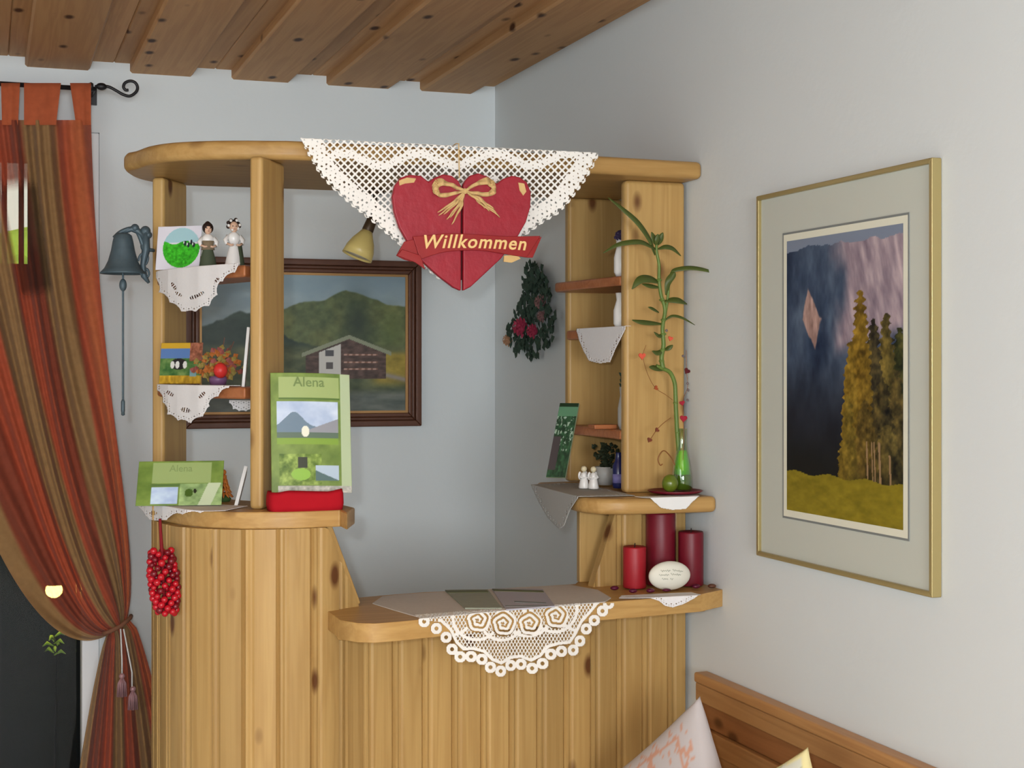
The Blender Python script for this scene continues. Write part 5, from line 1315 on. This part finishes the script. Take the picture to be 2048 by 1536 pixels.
leaf([(1326, 700), (1315, 706), (1304, 702)], .0045, [0, -.008, -.01]); leaf([(1328, 700), (1338, 696), (1346, 690)], .004, [0, -.008, -.01])
leaf([(1326, 740), (1310, 736), (1298, 734)], .0050, [0, -.008, -.01]); leaf([(1325, 668), (1318, 672), (1308, 664)], .0035, [0, -.008, -.01]); leaf([(1318, 625), (1306, 618), (1296, 614)], .003, [0, -.008, -.01])

# heart garland on wires
def heartpoly(s, n=26):
    out = []
    for k in range(n): a = 2 * math.pi * k / n; out.append((s * 16 * math.sin(a) ** 3 / 17, s * (13 * math.cos(a) - 5 * math.cos(2 * a) - 2 * math.cos(3 * a) - math.cos(4 * a)) / 17))
    return out
g = thing('heart_garland', BPt(1330, 960, -.03), 'string of small red hearts and beads twined round the bamboo', 'garland')
b = MB()
b.tube([BPt(x, y, -.02) for x, y in catmull(((1350, 930), (1342, 915), (1330, 902), (1322, 905), (1316, 918), (1320, 930), (1325, 928)), 6)], .0012, 6)
b.tube([BPt(x, y, -.02) for x, y in catmull(((1372, 700), (1373, 740), (1375, 775), (1366, 800), (1366, 840), (1368, 870), (1366, 920)), 6)], .0006, 5)
b.tube([BPt(x, y, -.02) for x, y in catmull(((1342, 835), (1325, 848), (1312, 862), (1300, 880)), 6)], .0008, 5)
b.tube([BPt(x, y, -.02) for x, y in catmull(((1292, 690), (1286, 712), (1294, 745), (1310, 775), (1332, 790), (1345, 800)), 6)], .0006, 5); b.build('wire', mat('brown_wire', L(134, 84, 44), .5, metal=.2), g)
M_h1 = mat('coral_heart', L(208, 84, 60), .5); M_h2 = mat('crimson_heart', L(158, 32, 50), .4)
for px, py, s_, m_, rot in ((1284, 712, .0085, M_h1, 0), (1341, 677, .006, M_h1, .3), (1364, 806, .0065, M_h2, -.2), (1367, 837, .0088, M_h2, .1), (1312, 776, .0055, mat('rust_heart', L(156, 74, 36), .5), 1.2), (1299, 880, .006, mat('brown_heart', L(112, 54, 30), .5), .5), (1314, 860, .0055, mat('brown_heart', L(112, 54, 30), .5), .9), (1374, 742, .0075, mat('dark_red_heart', L(84, 16, 24), .4), .6)):
    q = BPt(px, py, -.022); R_ = Matrix.Rotation(rot, 3, 'Y'); A2 = R_ @ Vector((1, 0, 0)); B2 = R_ @ Vector((0, 0, 1)); b = MB(); b.plate(heartpoly(s_), q, A2, B2, .003); b.build('heart', m_, g, bevel=.0008)
for px, py, s_ in ((1366, 712, .003), (1375, 767, .0028), (1376, 780, .0032), (1375, 800, .0026), (1333, 661, .003)): b = MB(); b.ball(BPt(px, py, -.022), s_, 10, 7); b.build('bead', mat('smoky_bead', L(110, 96, 96), .3, .5), g, smooth=True)

# =================================================================== CANDLES, STONE, PETALS
def candle(px0, px1, ptop, y, label, m_, square=False):
    x0_, x1_ = X(px0, y), X(px1, y); r = (x1_ - x0_) / 2 * .97; c = Vector(((x0_ + x1_) / 2, y, ZWK + .003)); zt = Z((px0 + px1) / 2, ptop, y)
    t = thing('candle', c, label, 'candle'); h = zt - c.z; b = MB()
    b.lathe([(r * .97, 0), (r, .002), (r, h - .004), (r * .96, h - .0005), (r * .8, h - .003), (r * .1, h - .005)], c, 36); b.build('wax', m_, t, smooth=True)
    b = MB(); b.tube([c + Vector((0, 0, h - .006)), c + Vector((.001, 0, h + .006))], .0011, 6); b.build('wick', M_wick, t)
candle(1247, 1291, 1092, -1.455, 'short red pillar candle, left of the three on the worktop', M_redwax)
candle(1293, 1349, 1024, -1.428, 'tall thick wine red pillar candle, middle of the three', M_wine)
candle(1358, 1405, 1062, -1.460, 'slender wine red pillar candle, right of the three by the wall', M_wine)
c = PY(1339, 1152, -1.515); zb = ZWK + .003
R_ = Matrix.Rotation(-.12, 3, 'X'); b = MB(); V0 = Vector((c.x, c.y, zb + .0305))
b.ball(V0, .0475, 40, 24, (1, .36, .64)); st = b.build('written_stone', M_stone, smooth=True); tag(st, 'oval white stone with handwritten lines leaning on the red candles', 'stone')
import re
for s_, dz, dx, w__ in (('Herzlich willkommen', .011, -.002, .0068), ('Schön, dass du', .002, 0, .0068), ('da bist', -.007, -.012, .0068)):
    pass
rr = random.Random(11)
def scribble(x0_, x1_, z_, sl):
    n = int((x1_ - x0_) / .0012); pts = []
    for i in range(n):
        x_ = x0_ + (x1_ - x0_) * i / n; zz = z_ + sl * (x_ - x0_) + .0016 * math.sin(i * 1.7) * (1 + .5 * math.sin(i * .61)); e = 1 - (x_ / .0475) ** 2 - (zz / .0304) ** 2
        y_ = -.0171 * math.sqrt(max(.02, e)) - .0002; pts.append(V0 + Vector((x_, y_, zz)))
    return pts
for x0_, x1_, z_, sl in ((-.026, -.004, .0125, .0), (.000, .026, .0135, -.18), (-.030, -.008, .004, .0), (-.005, .020, .0055, -.12), (-.024, -.010, -.004, -.05), (-.006, .002, -.005, 0)):
    b = MB(); b.tube(scribble(x0_, x1_, z_, sl), .0004, 4); b.build('handwriting', M_ink, st)
M_pet = mat('plum_glass', L(84, 14, 44), .3, .4)
for i, (px, py, y_, lb) in enumerate(((1229, 1177, -1.47, 'wine red glass nugget beside the sloping cabinet side'), (1266, 1184, -1.525, 'wine red glass nugget in front of the short candle'), (1301, 1186, -1.535, 'plum glass nugget left below the white stone'), (1333, 1188, -1.538, 'flat dark glass nugget right in front of the white stone'), (1392, 1182, -1.51, 'plum glass nugget at the foot of the right candle'), (1424, 1179, -1.51, 'brown wooden peg at the wall end of the worktop'))):
    q = PY(px, py, y_); b = MB(); rz = .0062; b.ball((q.x, q.y, ZWK + .003 + rz * .7 - (.001 if i in (0, 5) else 0)), .0085, 16, 8, (1.1, .9, .55 if i != 3 else .42)); o = b.build('glass_nugget' if i < 5 else 'wooden_peg', M_pet if i < 5 else M_brown, smooth=True); tag(o, lb, 'nugget' if i < 5 else 'peg')

# =================================================================== CORNER BENCH AND CUSHIONS
bn = thing('corner_bench', (-.2, -3.0, 0), 'pine wall bench with horizontal boarded backrest along the right wall', 'bench')
ztop = .855; y1b = -1.455; y0b = -4.6
q = PX(1395, 1345, -.03); ztop = q.z
b = MB(); b.box((-.017, (y0b + y1b) / 2, ztop - .011), (.034, y1b - y0b, .022)); b.build('top_rail', benchY, bn, bevel=.005, seg=3)
prof = []; z_ = ztop - .022; VV = []
b = MB(); BD = []
hts = [.040, .052, .045, .055, .05, .05, .05, .05]; zz = z_
for i, h in enumerate(hts):
    dep = .030 if i % 2 == 0 else .020
    b.box((-dep / 2, (y0b + y1b) / 2, zz - h / 2), (dep, y1b - y0b, h - .001)); zz -= h
    o = b.build('back_board', benchY if i % 2 == 0 else wood('bench_dark_%d' % i, 'Y', L(166, 112, 68), L(122, 74, 42), PK) if i == 1 else benchY, bn, bevel=.003); b = MB()
b = MB(); b.box((-.24, (y0b - 1.62) / 2, .435), (.46, -1.62 - y0b, .035)); b.build('seat', benchY, bn, bevel=.008)
for y_ in (-1.8, -4.4): b = MB(); b.box((-.42, y_, .209), (.06, .06, .418)); b.build('leg', benchY, bn, bevel=.004)
for y_ in (-1.8, -4.4): b = MB(); b.box((-.05, y_, .209), (.06, .06, .418)); b.build('leg', benchY, bn, bevel=.004)
b = MB(); b.box((-.012, (y0b + y1b) / 2, .2), (.02, y1b - y0b - .02, .4)); b.build('lower_back', benchY, bn)
def cushion(name, tip, size, rot2d, normal, fn, label, thick=.05):
    """square pillow standing on a corner side: corner at tip, plane normal given"""
    N_ = Vector(normal).normalized(); Zp = (Vector((0, 0, 1)) - N_ * N_.z).normalized(); Xp = Zp.cross(N_).normalized()
    R_ = Matrix.Rotation(rot2d, 3, N_); A_ = R_ @ Xp; B_ = R_ @ Zp; n = 60
    s_ = np.linspace(-1, 1, n); u, v = np.meshgrid(s_, s_)
    pin = 1 - .09 * (1 - np.abs(u) ** 2) * np.abs(v) ** 3; pin2 = 1 - .09 * (1 - np.abs(v) ** 2) * np.abs(u) ** 3
    x_ = u * pin2 * size / 2; y_ = v * pin * size / 2; h = thick * (np.clip((1 - u ** 2) * (1 - v ** 2), 0, 1)) ** .42
    ctr = Vector(tip) - (A_ + B_) * (size / 2)
    P1 = np.array(ctr) + x_[..., None] * np.array(A_) + y_[..., None] * np.array(B_) + h[..., None] * np.array(N_)
    P2 = np.array(ctr) + x_[..., None] * np.array(A_) + y_[..., None] * np.array(B_) - h[..., None] * np.array(N_)
    V = np.concatenate([P1.reshape(-1, 3), P2.reshape(-1, 3)]); i = np.arange((n - 1) ** 2); a = (i // (n - 1)) * n + i % (n - 1)
    F = np.concatenate([np.stack([a, a + 1, a + n + 1, a + n], 1), np.stack([a + n * n, a + n + n * n, a + n + 1 + n * n, a + 1 + n * n], 1)])
    me = bpy.data.meshes.new(name); me.from_pydata(V.tolist(), [], F.tolist()); me.update()
    bm = bmesh.new(); bm.from_mesh(me); bmesh.ops.remove_doubles(bm, verts=bm.verts, dist=.0004); bmesh.ops.recalc_face_normals(bm, faces=bm.faces); bm.to_mesh(me); bm.free()
    co = np.array([v_.co for v_ in me.vertices]) - np.array(ctr); uu = co @ np.array(A_) / size + .5; vv = co @ np.array(B_) / size + .5
    ca = me.color_attributes.new('Col', 'FLOAT_COLOR', 'POINT'); col = np.concatenate([lin(np.clip(fn(uu[None], vv[None])[0], 0, 255)), np.ones((len(uu), 1))], 1); ca.data.foreach_set('color', col.astype(np.float32).ravel())
    o = link(name, me, M_print_cloth, smooth=True); return tag(o, label, 'cushion')
def peach(u, v):
    img = np.zeros(u.shape + (3,)) + C3(198, 192, 192); d_ = np.minimum(1 - u, 1 - v)
    inner = d_ > .10; w1 = 3 * (fbm(u * 4, v * 4, 7) - .5); w2 = 3 * (fbm(u * 4, v * 4, 8) - .5); k = (np.abs(np.sin(u * 26 + w1 * 2)) < .15) | (np.abs(np.sin((u + v) * 15 + w2 * 3)) < .16) | (np.abs(d_ - .17) < .008)
    img = put(img, inner & k, C3(206, 158, 136)); return img
def creamf(u, v):
    img = np.zeros(u.shape + (3,)) + C3(206, 206, 190); img = put(img, (fbm(u * 9, v * 9, 5) > .56), C3(168, 178, 150)); d_ = np.minimum(1 - u, 1 - v); return put(img, d_ < .05, C3(224, 214, 160))
tip = PY(1400, 1392, -1.79)
cushion('cushion', tip, .34, math.radians(41), (-.95, -.2, .22), peach, 'pale cushion with peach line pattern, its corner pointing up against the desk')
tip = PY(1616, 1494, -2.16)
cushion('cushion', tip, .30, math.radians(30), (-.9, -.4, .2), creamf, 'cream cushion with soft green print on the bench, nearest the viewer', .04)

# repeats share a group phrase
GR = {'doily': 'white and grey doilies on the desk', 'candle': 'red pillar candles on the worktop', 'figurine': 'small figurines on the desk', 'vase': 'slim vases on the right shelves', 'cushion': 'cushions on the bench', 'glass_nugget': 'dark red glass nuggets on the worktop', 'booklet': 'white booklets leaning on the front post', 'leaflet': 'leaflets on the lace runner', 'brochure': 'green brochures on the left counter', 'picture_card': 'picture cards on the left shelves'}
for o in bpy.data.objects:
    k_ = o.name.split('.')[0]
    if o.parent is None and k_ in GR: o['group'] = GR[k_]
